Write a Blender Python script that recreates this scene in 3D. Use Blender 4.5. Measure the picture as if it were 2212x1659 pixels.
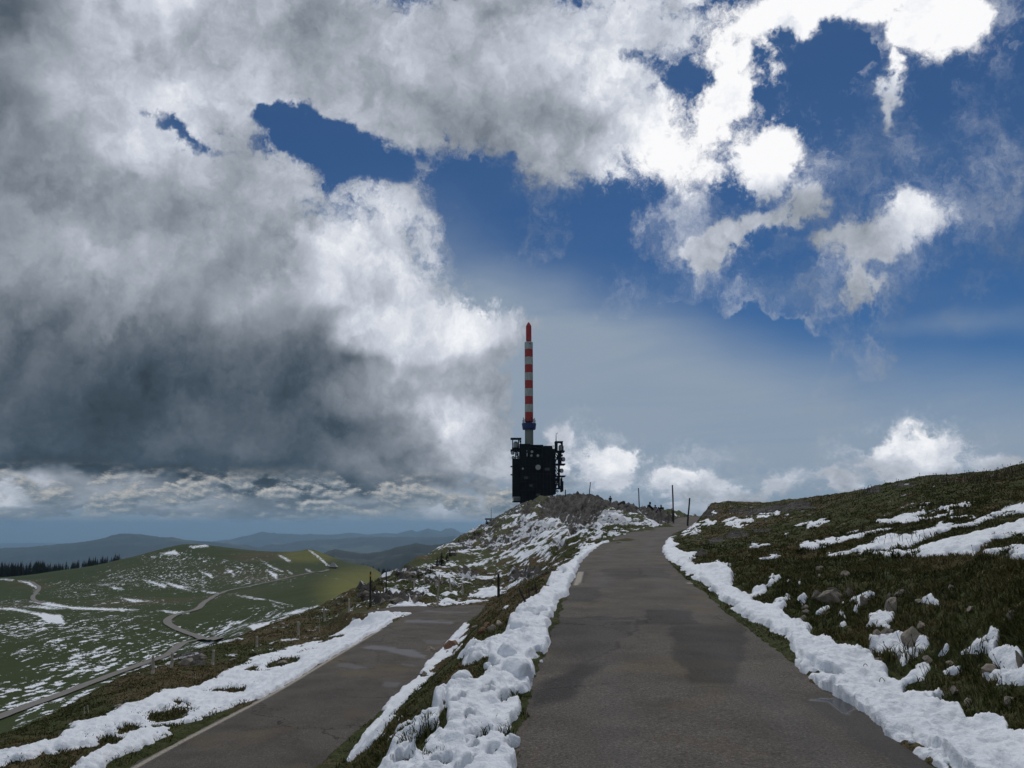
import bpy, bmesh, math, random
import numpy as np
from mathutils import Vector, Matrix

for _o in list(bpy.data.objects): bpy.data.objects.remove(_o)
SC = bpy.context.scene
COL = SC.collection

# ------------------------------------------------------------------ camera
FPX = 773.0                       # focal length in pixels of a 1024 px wide frame
PITCH = math.radians(10.33)
cam_data = bpy.data.cameras.new("camera")
cam_data.sensor_width = 36.0
cam_data.lens = FPX/1024*36.0
cam_data.clip_start = 0.05
cam_data.clip_end = 300000
cam = bpy.data.objects.new("camera", cam_data)
COL.objects.link(cam)
cam.location = (0, 0, 0)          # eye level is the zero of all heights
cam.rotation_euler = (math.pi/2 + PITCH, 0, 0)
SC.camera = cam
CT, ST = math.cos(PITCH), math.sin(PITCH)

def ray(px, py):
    """direction of a picture point as (x/y, z/y)"""
    u = (px-512)/FPX; v = (384-py)/FPX
    d = CT - v*ST
    return u/d, (ST+v*CT)/d
def P(px, py, Y):
    a, b = ray(px, py)
    return Vector((a*Y, Y, b*Y))
def azel(px, py):
    a, b = ray(px, py)
    v = Vector((a, 1, b)).normalized()
    return math.degrees(math.atan2(v.x, v.y)), math.degrees(math.asin(v.z))

# ------------------------------------------------------------------ exposure
SC.view_settings.view_transform = 'Standard'
SC.view_settings.look = 'None'
SC.view_settings.exposure = 0.0
SC.view_settings.gamma = 1.0
SC.view_settings.use_curve_mapping = False

# ------------------------------------------------------------------ sun (behind thin cloud, ahead and high)
SUN_EL, SUN_AZ = math.radians(52), math.radians(14)     # azimuth clockwise from +Y
sd = bpy.data.lights.new("sun", 'SUN')
sd.energy = 1.4; sd.angle = math.radians(10); sd.color = (1.0, .96, .9)
sun = bpy.data.objects.new("sun", sd); COL.objects.link(sun)
to_sun = Vector((math.sin(SUN_AZ)*math.cos(SUN_EL), math.cos(SUN_AZ)*math.cos(SUN_EL), math.sin(SUN_EL)))
sun.rotation_euler = to_sun.to_track_quat('Z', 'Y').to_euler()

# ------------------------------------------------------------------ world: Nishita sky + procedural clouds
class NB:
    """small helper to write node graphs as expressions"""
    def __init__(s, nt): s.nt = nt
    def node(s, typ, **kw):
        n = s.nt.nodes.new(typ)
        for k, v in kw.items(): setattr(n, k, v)
        return n
    def put(s, sock, v):
        if hasattr(v, 'is_linked') or isinstance(v, bpy.types.NodeSocket): s.nt.links.new(v, sock)
        else: sock.default_value = v
    def m(s, op, a, b=0.0, c=0.0, clamp=False):
        n = s.node('ShaderNodeMath', operation=op, use_clamp=clamp)
        s.put(n.inputs[0], a); s.put(n.inputs[1], b); s.put(n.inputs[2], c)
        return n.outputs[0]
    def vm(s, op, a, b=(0, 0, 0), scale=None):
        n = s.node('ShaderNodeVectorMath', operation=op)
        s.put(n.inputs[0], a); s.put(n.inputs[1], b)
        if scale is not None: s.put(n.inputs['Scale'], scale)
        return n.outputs['Value'] if op in ('DOT_PRODUCT', 'LENGTH') else n.outputs[0]
    def mapr(s, v, a, b, c=0.0, d=1.0, smooth=False):
        n = s.node('ShaderNodeMapRange', interpolation_type='SMOOTHSTEP' if smooth else 'LINEAR')
        s.put(n.inputs['Value'], v)
        for k, x in zip(('From Min', 'From Max', 'To Min', 'To Max'), (a, b, c, d)): s.put(n.inputs[k], x)
        return n.outputs[0]
    def noise(s, vec, scale, detail=4, rough=.55, dist=0.0, color=False, lac=2.0):
        n = s.node('ShaderNodeTexNoise', noise_dimensions='3D')
        s.put(n.inputs['Vector'], vec); s.put(n.inputs['Scale'], scale)
        n.inputs['Detail'].default_value = detail; n.inputs['Roughness'].default_value = rough
        n.inputs['Distortion'].default_value = dist; n.inputs['Lacunarity'].default_value = lac
        return n.outputs['Color'] if color else n.outputs[0]
    def mapping(s, vec, loc=(0, 0, 0), rot=(0, 0, 0), scale=(1, 1, 1), typ='POINT'):
        n = s.node('ShaderNodeMapping', vector_type=typ)
        s.put(n.inputs['Vector'], vec)
        if n.inputs.get('Location'): n.inputs['Location'].default_value = loc
        n.inputs['Rotation'].default_value = rot; n.inputs['Scale'].default_value = scale
        return n.outputs[0]
    def mix(s, f, a, b, blend='MIX'):
        n = s.node('ShaderNodeMix', data_type='RGBA', blend_type=blend)
        s.put(n.inputs[0], f); s.put(n.inputs[6], a); s.put(n.inputs[7], b)
        return n.outputs[2]
    def mixf(s, f, a, b):
        n = s.node('ShaderNodeMix', data_type='FLOAT')
        s.put(n.inputs[0], f); s.put(n.inputs[2], a); s.put(n.inputs[3], b)
        return n.outputs[0]
    def ramp(s, f, stops, interp='LINEAR'):
        n = s.node('ShaderNodeValToRGB'); s.put(n.inputs[0], f)
        cr = n.color_ramp; cr.interpolation = interp
        while len(cr.elements) < len(stops): cr.elements.new(.5)
        for e, (p, c) in zip(cr.elements, stops):
            e.position = p; e.color = (*c, 1) if len(c) == 3 else c
        return n.outputs[0]
    def attr(s, name, out='Fac'):
        n = s.node('ShaderNodeAttribute', attribute_name=name)
        return n.outputs[out]

world = bpy.data.worlds.new("World"); SC.world = world
world.use_nodes = True
wt = world.node_tree; wt.nodes.clear()
W = NB(wt)
tc = W.node('ShaderNodeTexCoord')
D = W.vm('NORMALIZE', tc.outputs['Generated'])
sep = W.node('ShaderNodeSeparateXYZ'); W.put(sep.inputs[0], D)
azn = W.m('MULTIPLY', W.m('ARCTAN2', sep.outputs[0], sep.outputs[1]), 57.29578)
eln = W.m('MULTIPLY', W.m('ARCSINE', sep.outputs[2]), 57.29578)
cmb = W.node('ShaderNodeCombineXYZ'); W.put(cmb.inputs[0], azn); W.put(cmb.inputs[1], eln)
AE = cmb.outputs[0]
# cloud noise space: flattened towards the horizon
hz_s = W.m('ADD', 1.0, W.m('MULTIPLY', 1.6, W.m('EXPONENT', W.m('MULTIPLY', W.m('ABSOLUTE', eln), -.16))))
cq = W.node('ShaderNodeCombineXYZ')
W.put(cq.inputs[0], sep.outputs[0]); W.put(cq.inputs[1], sep.outputs[1]); W.put(cq.inputs[2], W.m('MULTIPLY', sep.outputs[2], hz_s))
Q = cq.outputs[0]
warp1 = W.vm('SUBTRACT', W.noise(Q, 5.0, 5, .6, color=True), (.5, .5, .5))
warp2 = W.vm('SUBTRACT', W.noise(W.vm('ADD', Q, (3.1, 1.7, 5.2)), 22.0, 4, .62, color=True), (.5, .5, .5))
AEw = W.vm('ADD', W.vm('ADD', AE, W.vm('MULTIPLY', warp1, (10, 7.5, 0))), W.vm('MULTIPLY', warp2, (4.2, 3.6, 0)))
AEs = W.vm('ADD', AE, W.vm('MULTIPLY', warp1, (9, 6.5, 0)))

def blob(space, px, py, rx, ry, rot=0):
    """soft ellipse round a sky direction; value 1 in the middle falling to 0 at the rim"""
    a, e = azel(px, py)
    ax, ex = azel(px+2, py); ay, ey = azel(px, py-2)
    sx = abs(ax-a)/2; sy = abs(ey-e)/2
    mp = W.mapping(space, (a, e, 0), (0, 0, math.radians(rot)), (rx*sx, ry*sy, 1), 'TEXTURE')
    g = W.node('ShaderNodeTexGradient', gradient_type='SPHERICAL'); W.put(g.inputs[0], mp)
    return g.outputs[1]

# (px, py, rx, ry, rotation, weight): where the cumulus stands
COVER = [
 (90, 60, 330, 200, 0, 1.3), (330, 60, 260, 120, -8, 1.3), (520, 90, 210, 130, -12, 1.3), (640, 110, 120, 100, -20, 1.0),
 (640, 20, 190, 60, 0, 1.0), (800, 12, 200, 56, 0, 1.15), (930, 20, 62, 62, 30, 1.15), (745, 80, 46, 100, -12, 1.0),
 (760, 160, 66, 46, 22, 1.0), (900, 100, 20, 70, 10, .62), (590, 150, 100, 62, -15, .95), (845, 88, 50, 42, 0, .34),
 (60, 260, 260, 200, 0, 1.4), (70, 360, 230, 120, 0, 1.4), (230, 250, 240, 150, -18, 1.4), (300, 330, 230, 180, -20, 1.4), (120, 430, 330, 120, 0, 1.4),
 (400, 205, 50, 40, 0, .7), (360, 270, 120, 130, -35, 1.0), (385, 360, 130, 90, -10, 1.1), (470, 345, 90, 60, 10, .95), (530, 335, 45, 32, 0, .55),
 (440, 435, 130, 70, 0, 1.2), (330, 455, 170, 70, 0, 1.4), (180, 360, 260, 120, 0, 1.4), (430, 480, 100, 34, 0, .9), (480, 400, 70, 50, 0, .8), (500, 455, 60, 55, 0, 1.1),
 (742, 234, 78, 24, 33, .8), (800, 200, 52, 34, 10, .0), (722, 252, 36, 26, 20, .65), (795, 205, 40, 28, 40, .75),
 (882, 236, 100, 30, 14, .78), (905, 212, 40, 34, 0, .66), (852, 288, 24, 52, -10, .66), (830, 245, 50, 22, 12, .55),
 (572, 442, 30, 28, 0, .85), (616, 458, 50, 26, 0, .8), (690, 480, 64, 26, 0, .8), (760, 488, 90, 18, 0, .75),
 (922, 460, 62, 38, 0, 1.1), (850, 486, 55, 20, 0, .75), (985, 478, 44, 28, 0, .65), (690, 512, 50, 22, 0, .8), (745, 507, 40, 12, 0, .8),
 (190, 500, 420, 26, 0, .95), (430, 512, 150, 26, 0, .95), (30, 490, 120, 40, 0, .9),
]
GAPS = [
 (690, 365, 130, 60, 0, 1.6),
 (330, 142, 84, 38, -22, 1.0), (195, 128, 60, 15, -22, .72), (280, 118, 50, 14, -5, .45), (830, 84, 46, 34, 0, 1.0), (690, 62, 26, 18, 0, .25),
 (60, 520, 200, 9, 0, .6), (300, 524, 160, 9, 0, .5), (480, 190, 90, 24, 10, .5), (540, 385, 50, 40, 0, .6),
]
F = None
for c in COVER:
    if c[5] == 0: continue
    b = W.m('MULTIPLY', blob(AEw, *c[:5]), c[5])
    F = b if F is None else W.m('SMOOTH_MAX', F, b, .22)
for c in GAPS:
    F = W.m('SUBTRACT', F, W.m('MULTIPLY', blob(AEw, *c[:5]), c[5]))
# outside the picture: broken cumulus all round
behind = W.mapr(W.m('ABSOLUTE', azn), 42, 60, 0, 1, True)
above = W.mapr(eln, 42, 56, 0, 1, True)
outw = W.m('MAXIMUM', behind, above)
big = W.noise(Q, 2.2, 3, .5)
F = W.mixf(outw, F, W.mapr(big, .38, .62, 0, 1.0))
# fine structure
n_f = W.noise(W.vm('ADD', Q, W.vm('SCALE', warp2, scale=.07)), 7.5, 8, .60)
n_l = W.noise(W.vm('ADD', W.vm('ADD', Q, W.vm('SCALE', warp2, scale=.07)), (-.012, .0, .035)), 7.5, 8, .60)
n_a = W.noise(W.vm('ADD', Q, W.vm('SCALE', warp2, scale=.16)), 10.0, 9, .68)
n_b = W.m('ADD', W.m('MULTIPLY', n_f, .45), W.m('MULTIPLY', n_a, .55))
def puffs(off):
    r_ = None
    for sc, wt_ in ((6.0, 1.0),):
        v = W.node('ShaderNodeTexVoronoi', feature='SMOOTH_F1'); v.inputs['Scale'].default_value = sc; v.inputs['Smoothness'].default_value = .35
        W.put(v.inputs['Vector'], W.vm('ADD', W.vm('ADD', Q, W.vm('SCALE', warp2, scale=.14)), off))
        t_ = W.m('MULTIPLY', v.outputs['Distance'], wt_); r_ = t_ if r_ is None else W.m('ADD', r_, t_)
    return r_
pu0 = puffs((0, 0, 0)); pu1 = puffs((-.010, 0, .024))
n_b = W.m('ADD', n_b, W.m('MULTIPLY', W.m('SUBTRACT', .42, pu0), .28))
dens = W.m('ADD', F, W.m('MULTIPLY', W.m('MULTIPLY', W.m('SUBTRACT', n_b, .52), 2.1), W.mapr(F, .02, .35, 0, 1, True)))
alpha = W.mapr(dens, .10, .44, 0, 1, True)

# (px, py, rx, ry, rot, brightness, strength): how bright the cloud is there
BRIGHT = [
 (60, 20, 300, 120, 0, .25, .85), (40, 80, 150, 80, -20, .20, .85), (230, 75, 190, 110, -10, .58, .9), (150, 30, 30, 90, 20, .30, .5), (340, 40, 90, 60, 0, .40, .8),
 (430, 50, 170, 110, 0, .38, .95), (480, 120, 170, 70, -8, .42, .9), (560, 60, 90, 80, 0, .55, .7), (580, 37, 26, 26, 0, .85, .8), (640, 95, 120, 90, -30, .86, .95), (600, 140, 110, 60, -20, .66, .7),
 (560, 110, 60, 60, 0, .48, .6),
 (780, 30, 280, 90, 0, .88, 1), (900, 40, 120, 80, 0, .9, 1), (760, 160, 90, 80, 0, .84, 1), (620, 10, 90, 50, 0, .72, .8),
 (200, 165, 200, 50, -15, .60, .8), (60, 200, 170, 120, 0, .36, .9), (120, 130, 80, 30, -15, .56, .7), (260, 170, 120, 50, -25, .58, .8), (330, 215, 130, 60, -30, .56, .8), (280, 250, 100, 50, 0, .58, .7),
 (385, 280, 80, 90, -30, .55, .8), (200, 290, 130, 50, 10, .36, .8), (60, 300, 150, 80, 0, .27, .8), (300, 290, 70, 40, 0, .52, .5), (110, 360, 220, 70, 0, .23, .8), (300, 370, 110, 70, 0, .25, .8), (330, 330, 50, 25, 0, .30, .5),
 (150, 420, 330, 70, -2, .15, .9), (60, 440, 220, 60, 0, .12, .8), (200, 470, 190, 40, -5, .12, .9), (320, 430, 110, 50, 0, .18, .8), (340, 478, 170, 30, 0, .13, .95), (150, 478, 240, 26, -4, .085, .95), (330, 494, 170, 14, -3, .12, .9), (300, 400, 130, 60, 0, .17, .7),
 (380, 340, 60, 30, 0, .62, .8), (430, 350, 60, 40, 0, .54, .8), (480, 325, 55, 30, 0, .62, .9), (440, 375, 60, 16, 15, .34, .7), (390, 400, 80, 30, 0, .42, .7), (450, 425, 60, 26, 0, .56, .8), (390, 455, 80, 30, 0, .28, .8), (485, 455, 45, 40, 0, .64, .9), (470, 485, 90, 14, 0, .26, .8), (440, 470, 40, 12, 0, .40, .6),
 (100, 490, 230, 26, 0, .42, .8), (15, 487, 40, 24, 0, .60, .7), (240, 505, 160, 14, 0, .38, .7), (430, 508, 180, 20, 0, .48, .8), (60, 513, 200, 10, 0, .22, .7), (300, 508, 120, 8, 0, .24, .6), (80, 525, 160, 10, 0, .42, .6),
 (740, 240, 90, 50, 30, .50, 1), (880, 240, 100, 60, 0, .56, 1), (905, 215, 50, 40, 0, .68, .7), (855, 290, 40, 50, 0, .6, .8), (795, 200, 50, 30, 30, .6, .7),
 (600, 450, 120, 50, 0, .58, 1), (600, 480, 90, 22, 0, .42, .8), (700, 485, 110, 26, 0, .5, 1), (920, 450, 90, 40, 0, .7, 1), (925, 485, 90, 26, 0, .36, .9), (850, 480, 80, 24, 0, .52, .8), (690, 512, 60, 20, 0, .62, .8),
]
Bv = W.m('ADD', .42, 0.0)
for px, py, rx, ry, rot, val, st in BRIGHT:
    g = blob(AEs, px, py, rx*1.15, ry*1.15, rot)
    Bv = W.mixf(W.m('MULTIPLY', W.mapr(g, 0, .55, 0, 1, True), st), Bv, val)
# relief of the billows: lit from above
rel = W.m('ADD', W.m('SUBTRACT', n_f, n_l), W.m('MULTIPLY', W.m('SUBTRACT', pu1, pu0), .62))
Bv = W.m('MULTIPLY', Bv, W.m('ADD', 1.0, W.m('MULTIPLY', rel, 1.6)))
n_m = W.noise(W.vm('ADD', Q, (7.7, 2.2, 1.1)), 5.5, 6, .55)
Bv = W.m('MULTIPLY', Bv, W.mapr(n_m, .3, .7, .68, 1.24))
Bv = W.m('ADD', W.m('MULTIPLY', W.m('SUBTRACT', Bv, .34), 1.22), .36)
# thin rims glow where the sun is behind
ccol = W.ramp(Bv, [(0, (.010, .018, .026)), (.10, (.055, .080, .108)), (.25, (.175, .205, .245)), (.45, (.34, .375, .43)), (.65, (.55, .59, .67)), (.9, (.87, .89, .93)), (1, (.97, .97, .98))])
# clear sky
sky = W.node('ShaderNodeTexSky', sky_type='NISHITA')
sky.sun_disc = False; sky.sun_elevation = SUN_EL; sky.sun_rotation = SUN_AZ
sky.altitude = 1550; sky.air_density = 1.0; sky.dust_density = .3; sky.ozone_density = 3.0
sdir = W.node('ShaderNodeCombineXYZ'); W.put(sdir.inputs[0], sep.outputs[0]); W.put(sdir.inputs[1], sep.outputs[1]); W.put(sdir.inputs[2], W.m('MAXIMUM', sep.outputs[2], .015))
W.nt.links.new(W.vm('NORMALIZE', sdir.outputs[0]), sky.inputs[0])
skyc = W.vm('MULTIPLY', sky.outputs[0], (.0105, .0275, .043))
# high thin cirrus veil over the lower right half
AEc = W.vm('ADD', AE, W.vm('MULTIPLY', warp1, (6, 4, 0)))
veil = None
for px, py, rx, ry, rot, w_ in [(440, 270, 150, 90, -25, .45), (960, 330, 190, 26, -2, .40), (200, 540, 1200, 90, 0, 1.2), (860, 160, 300, 40, -4, .14), (760, 290, 300, 26, -10, .22)]:
    b = W.m('MULTIPLY', blob(AEc, px, py, rx, ry, rot), w_)
    veil = b if veil is None else W.m('SMOOTH_MAX', veil, b, .2)
tl_ = W.m('SUBTRACT', W.m('ADD', eln, W.m('MULTIPLY', W.m('SUBTRACT', W.noise(Q, 2.5, 3, .5), .5), 9.0)), W.m('SUBTRACT', 18.6, W.m('MULTIPLY', azn, .275)))
veil = W.m('SMOOTH_MAX', veil, W.mapr(tl_, 3.0, -5.0, 0, 1.0, True), .15)
fib = W.noise(W.mapping(AE, rot=(0, 0, math.radians(14)), scale=(.028, .16, 1)), 1.0, 6, .6, 1.2)
veil = W.m('MULTIPLY', veil, W.mapr(fib, .25, .75, .72, 1.25), clamp=True)
veil = W.m('MULTIPLY', veil, W.mapr(eln, -2, 3, .9, 1))
skyc = W.mix(veil, skyc, (.27, .34, .43, 1))
# rows of small cumulus low over the horizon
pc_ = W.node('ShaderNodeCombineXYZ'); W.put(pc_.inputs[0], W.m('MULTIPLY', azn, .36)); W.put(pc_.inputs[1], W.m('MULTIPLY', eln, .72)); W.put(pc_.inputs[2], 3.3)
pf = W.noise(pc_.outputs[0], 1.0, 7, .62); pf2 = W.noise(W.vm('ADD', pc_.outputs[0], (-.06, .16, 0)), 1.0, 7, .62)
band = W.m('MULTIPLY', W.mapr(eln, .1, 1.0, 0, 1, True), W.mapr(eln, 4.2, 2.6, 0, 1, True))
band = W.m('MULTIPLY', band, W.mapr(azn, 6, 2, .0, 1, True))
pa = W.m('MULTIPLY', W.mapr(pf, .44, .56, 0, 1, True), band)
pb = W.m('ADD', .36, W.m('MULTIPLY', W.m('SUBTRACT', pf, pf2), 2.6), clamp=True)
pcol = W.ramp(pb, [(0, (.10, .135, .17)), (.3, (.20, .235, .27)), (.55, (.42, .42, .41)), (1, (.80, .77, .70))])
PUFF = (pa, pcol)
# distance haze on the lowest clouds
col = W.mix(alpha, skyc, ccol)
col = W.mix(pa, col, pcol)
lowf = W.m('EXPONENT', W.m('MULTIPLY', W.m('MAXIMUM', eln, 0), -.8))
col = W.mix(W.m('MULTIPLY', lowf, .72), col, (.125, .20, .27, 1))
bg = W.node('ShaderNodeBackground'); W.put(bg.inputs[0], col); bg.inputs[1].default_value = 1.0
wo = W.node('ShaderNodeOutputWorld'); W.nt.links.new(bg.outputs[0], wo.inputs[0])
world.cycles.sampling_method = 'MANUAL'; world.cycles.sample_map_resolution = 256

# ================================================================== numpy helpers
rng = np.random.default_rng(7)
random.seed(7)
_T = rng.random((256, 256)).astype(np.float32)
def vnoise(x, y):
    xi = np.floor(x).astype(np.int64); yi = np.floor(y).astype(np.int64)
    fx = x-xi; fy = y-yi
    fx = fx*fx*fx*(fx*(fx*6-15)+10); fy = fy*fy*fy*(fy*(fy*6-15)+10)
    x0 = xi & 255; x1 = (xi+1) & 255; y0 = yi & 255; y1 = (yi+1) & 255
    return (_T[x0, y0]*(1-fx)+_T[x1, y0]*fx)*(1-fy)+(_T[x0, y1]*(1-fx)+_T[x1, y1]*fx)*fy
def fbm(x, y, octs=4, gain=.5, ridged=False):
    """about -1..1"""
    s = 0; a = 1; n = 0
    for o in range(octs):
        v = vnoise(x*(2.03**o)+17.3*o, y*(2.03**o)-9.1*o)*2-1
        if ridged: v = 1-2*np.abs(v)
        s = s+a*v; n += a; a *= gain
    return s/n*1.5
def sstep(a, b, x):
    t = np.clip((x-a)/(b-a), 0, 1); return t*t*(3-2*t)
def polydist(x, y, pts):
    """distance to a polyline, the length along it at the nearest point and the value (3rd column) there"""
    best = np.full(x.shape, 1e9); along = np.zeros(x.shape); val = np.zeros(x.shape); L = 0
    for (ax, ay, av), (bx, by, bv) in zip(pts[:-1], pts[1:]):
        dx, dy = bx-ax, by-ay; l2 = dx*dx+dy*dy; l = math.sqrt(l2)
        t = np.clip(((x-ax)*dx+(y-ay)*dy)/l2, 0, 1)
        d = np.hypot(x-ax-t*dx, y-ay-t*dy)
        m = d < best
        best = np.where(m, d, best); along = np.where(m, L+t*l, along); val = np.where(m, av+t*(bv-av), val)
        L += l
    return best, along, val
def inpoly_sdf(x, y, pts):
    """signed distance, positive inside"""
    pts = np.array(pts, float); n = len(pts)
    d = np.full(x.shape, 1e9); ins = np.zeros(x.shape, bool)
    for i in range(n):
        ax, ay = pts[i]; bx, by = pts[(i+1) % n]
        dx, dy = bx-ax, by-ay; l2 = dx*dx+dy*dy+1e-9
        t = np.clip(((x-ax)*dx+(y-ay)*dy)/l2, 0, 1)
        d = np.minimum(d, np.hypot(x-ax-t*dx, y-ay-t*dy))
        if ay != by:
            c = ((ay > y) != (by > y)) & (x < (bx-ax)*(y-ay)/(by-ay)+ax)
            ins ^= c
    return np.where(ins, d, -d)
def smooth_path(pts, step):
    """Catmull-Rom through the points, resampled at about `step`"""
    pts = [np.array(p, float) for p in pts]
    pts = [2*pts[0]-pts[1]]+pts+[2*pts[-1]-pts[-2]]
    out = []
    for i in range(1, len(pts)-2):
        a, b, c, d = pts[i-1:i+3]
        n = max(2, int(np.linalg.norm(c-b)/step))
        for k in range(n):
            t = k/n
            out.append(.5*((2*b)+(-a+c)*t+(2*a-5*b+4*c-d)*t*t+(-a+3*b-3*c+d)*t**3))
    out.append(pts[-2])
    return [tuple(p) for p in out]

# ================================================================== where the roads run
def solve_Y(px, py, z):
    a, b = ray(px, py); return z/b
# main road: edges read at matching depths, height profile rises to the crest
_zr = [(0, -1.66), (8, -1.63), (15, -1.50), (25, -1.24), (38, -.93), (52, -.48), (66, -.02), (78, .72), (95, 1.0), (140, 1.2)]
def zroad(Y): return float(np.interp(Y, [a for a, b in _zr], [b for a, b in _zr]))
_main = [(740, 768, 5.25), (681, 685, 8), (656, 639, 11.2), (640, 602, 15.3), (625, 563, 25.2), (627, 549, 32), (636, 541, 39), (654, 532, 52), (685, 525, 66), (697, 517, 78)]
main_c = [(1.55+.0, 1.2, zroad(1.2))]
for px, py, Y in _main:
    a, b = ray(px, py)
    main_c.append((a*Y, Y, zroad(Y)))
main_c += [(23.5, 90, .95), (34, 104, 1.0), (50, 120, 1.0)]
main_c = smooth_path(main_c, .5)
MAIN_HW = 1.47
LOWZ = -3.4
def lowpt(px, py, z=LOWZ):
    a, b = ray(px, py); Y = z/b; return (a*Y, Y, z)
low_c = [lowpt(60, 900), lowpt(224, 768), lowpt(335, 694), lowpt(386, 655), lowpt(428, 624), (lowpt(452, 612)), lowpt(490, 607)]
low_c = smooth_path(low_c, .5)
low_b = [lowpt(440, 611), lowpt(412, 609.5), lowpt(392, 609), lowpt(378, 609.5, -3.45)]
low_b = smooth_path(low_b, .5)
LOW_HW = 1.34

# ================================================================== terrain control points
ctl = []
def C(px, py, Y): a, b = ray(px, py); ctl.append((a, Y, b))
def CX(x, y, z): ctl.append((x/y, y, z/y))
for i in range(0, len(main_c), 8):
    x, y, z = main_c[i]
    if y > 2 and y < 100: CX(x, y, z)
for i in range(0, len(low_c), 8):
    x, y, z = low_c[i]
    if y > 2: CX(x, y, z)
# bank right of the main road
for t in [(1024, 600, 9), (1090, 640, 8), (1200, 640, 6), (1024, 555, 15), (1024, 520, 23), (1024, 471, 35), (1090, 455, 36), (1090, 560, 14),
          (918, 600, 11.5), (918, 560, 17), (918, 522, 27), (918, 482, 40), (860, 606, 12.5), (860, 540, 26), (861, 494, 44),
          (800, 598, 14.5), (800, 560, 22), (800, 530, 35), (800, 504, 50), (740, 572, 20), (740, 545, 32), (740, 525, 44), (740, 507, 58),
          (700, 548, 32), (697, 535, 42), (704, 520, 54), (704, 506, 61), (757, 507.5, 56), (830, 501, 48), (957, 480, 38), (992, 478, 37)]: C(*t)
# behind that skyline the ground rolls over and falls
for t in [(1024, 480, 60), (918, 492, 70), (800, 512, 80), (720, 514, 85), (1024, 500, 120), (860, 520, 150), (740, 522, 120), (1024, 530, 300), (860, 540, 300), (700, 540, 300), (1024, 600, 1000), (800, 600, 1000), (1024, 640, 2800), (700, 640, 2800)]: C(*t)
# verge and bank at the very bottom right
CX(3.6, 4, -1.66); CX(5.2, 4, -1.2); CX(8, 4, -.8); CX(3.4, 2.2, -1.66); CX(5.6, 7, -1.15); CX(4.6, 8, -1.62); CX(3.9, 5.5, -1.68); CX(4.7, 10.5, -1.56); CX(0, 1.6, -1.68)
# between the two roads: a verge, then the bank down
for Y in (4, 7, 10, 14, 18, 22):
    xl = np.interp(Y, [p[1] for p in main_c], [p[0] for p in main_c])-MAIN_HW
    z = zroad(Y)
    CX(xl-.5, Y, z-.02); CX(xl-1.0, Y, z-.22)
    xr = np.interp(Y, [p[1] for p in low_c], [p[0] for p in low_c])+LOW_HW
    CX(xr+.15, Y, LOWZ+.05); CX((xl-1.0)*.45+xr*.55, Y, (z-.3)*.42+LOWZ*.58)
for t in [(513, 590, 29), (540, 579, 30), (498, 598, 31), (476, 604, 32.5), (556, 566, 33)]: C(*t)
# hillside beyond, left of the main road
for t in [(498, 595, 38), (462, 594, 42), (430, 587, 45), (400, 598, 38), (370, 604, 36), (560, 555, 42), (585, 546, 42), (600, 536, 50), (620, 532, 54), (560, 530, 70),
          (520, 560, 66), (520, 578, 48), (480, 578, 55), (450, 588, 48), (440, 568, 72), (480, 552, 90), (520, 530, 100), (560, 512, 104), (560, 500, 112), (600, 512, 86),
          (600, 502, 104), (640, 512, 76), (655, 516, 70)]: C(*t)
# its skyline
for t in [(558, 492.5, 125), (575, 491.5, 124), (600, 494.5, 116), (625, 499.5, 102), (645, 503.5, 92), (660, 507.5, 84), (672, 515, 78), (540, 504, 165), (512, 510, 185), (500, 520, 165), (490, 526.5, 152), (480, 531, 142), (460, 539, 122), (440, 548, 105), (410, 563, 82), (385, 578, 62)]: C(*t)
# just behind the skyline
for t in [(558, 498, 170), (600, 502, 150), (640, 510, 120), (672, 518, 105), (528, 513, 500), (528, 510, 300), (505, 527, 235), (490, 532, 235), (470, 548, 240), (560, 515, 300), (600, 520, 300), (640, 525, 200), (560, 520, 520), (500, 530, 500), (528, 516, 640), (528, 560, 1000), (460, 570, 500), (528, 620, 2800), (600, 540, 600)]: C(*t)
# shoulder left of the lower road, its skyline along the fence
for t in [(0, 738, 16.5), (62, 712, 21), (103, 691, 25.5), (147, 676, 30), (188, 660, 33.5), (235, 642, 37), (290, 619, 42), (345, 599, 46)]: C(*t)
for t in [(60, 745, 13), (150, 720, 15.5), (220, 690, 20), (300, 655, 26), (350, 625, 33), (0, 790, 9.5), (130, 800, 9), (320, 640, 29), (-80, 790, 12), (-80, 760, 16)]: C(*t)
# hidden drop behind the shoulder
for px, (y0, yy) in {-80: (17, 800), 0: (17, 800), 62: (21, 790), 147: (30, 770), 235: (37, 725), 290: (42, 680), 345: (46, 640)}.items():
    C(px, yy, y0*1.7)
for t in [(410, 580, 110), (385, 600, 100), (440, 566, 160), (440, 590, 260), (400, 640, 200), (345, 650, 90), (420, 620, 500), (460, 620, 1000), (440, 640, 2800)]: C(*t)
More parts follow.
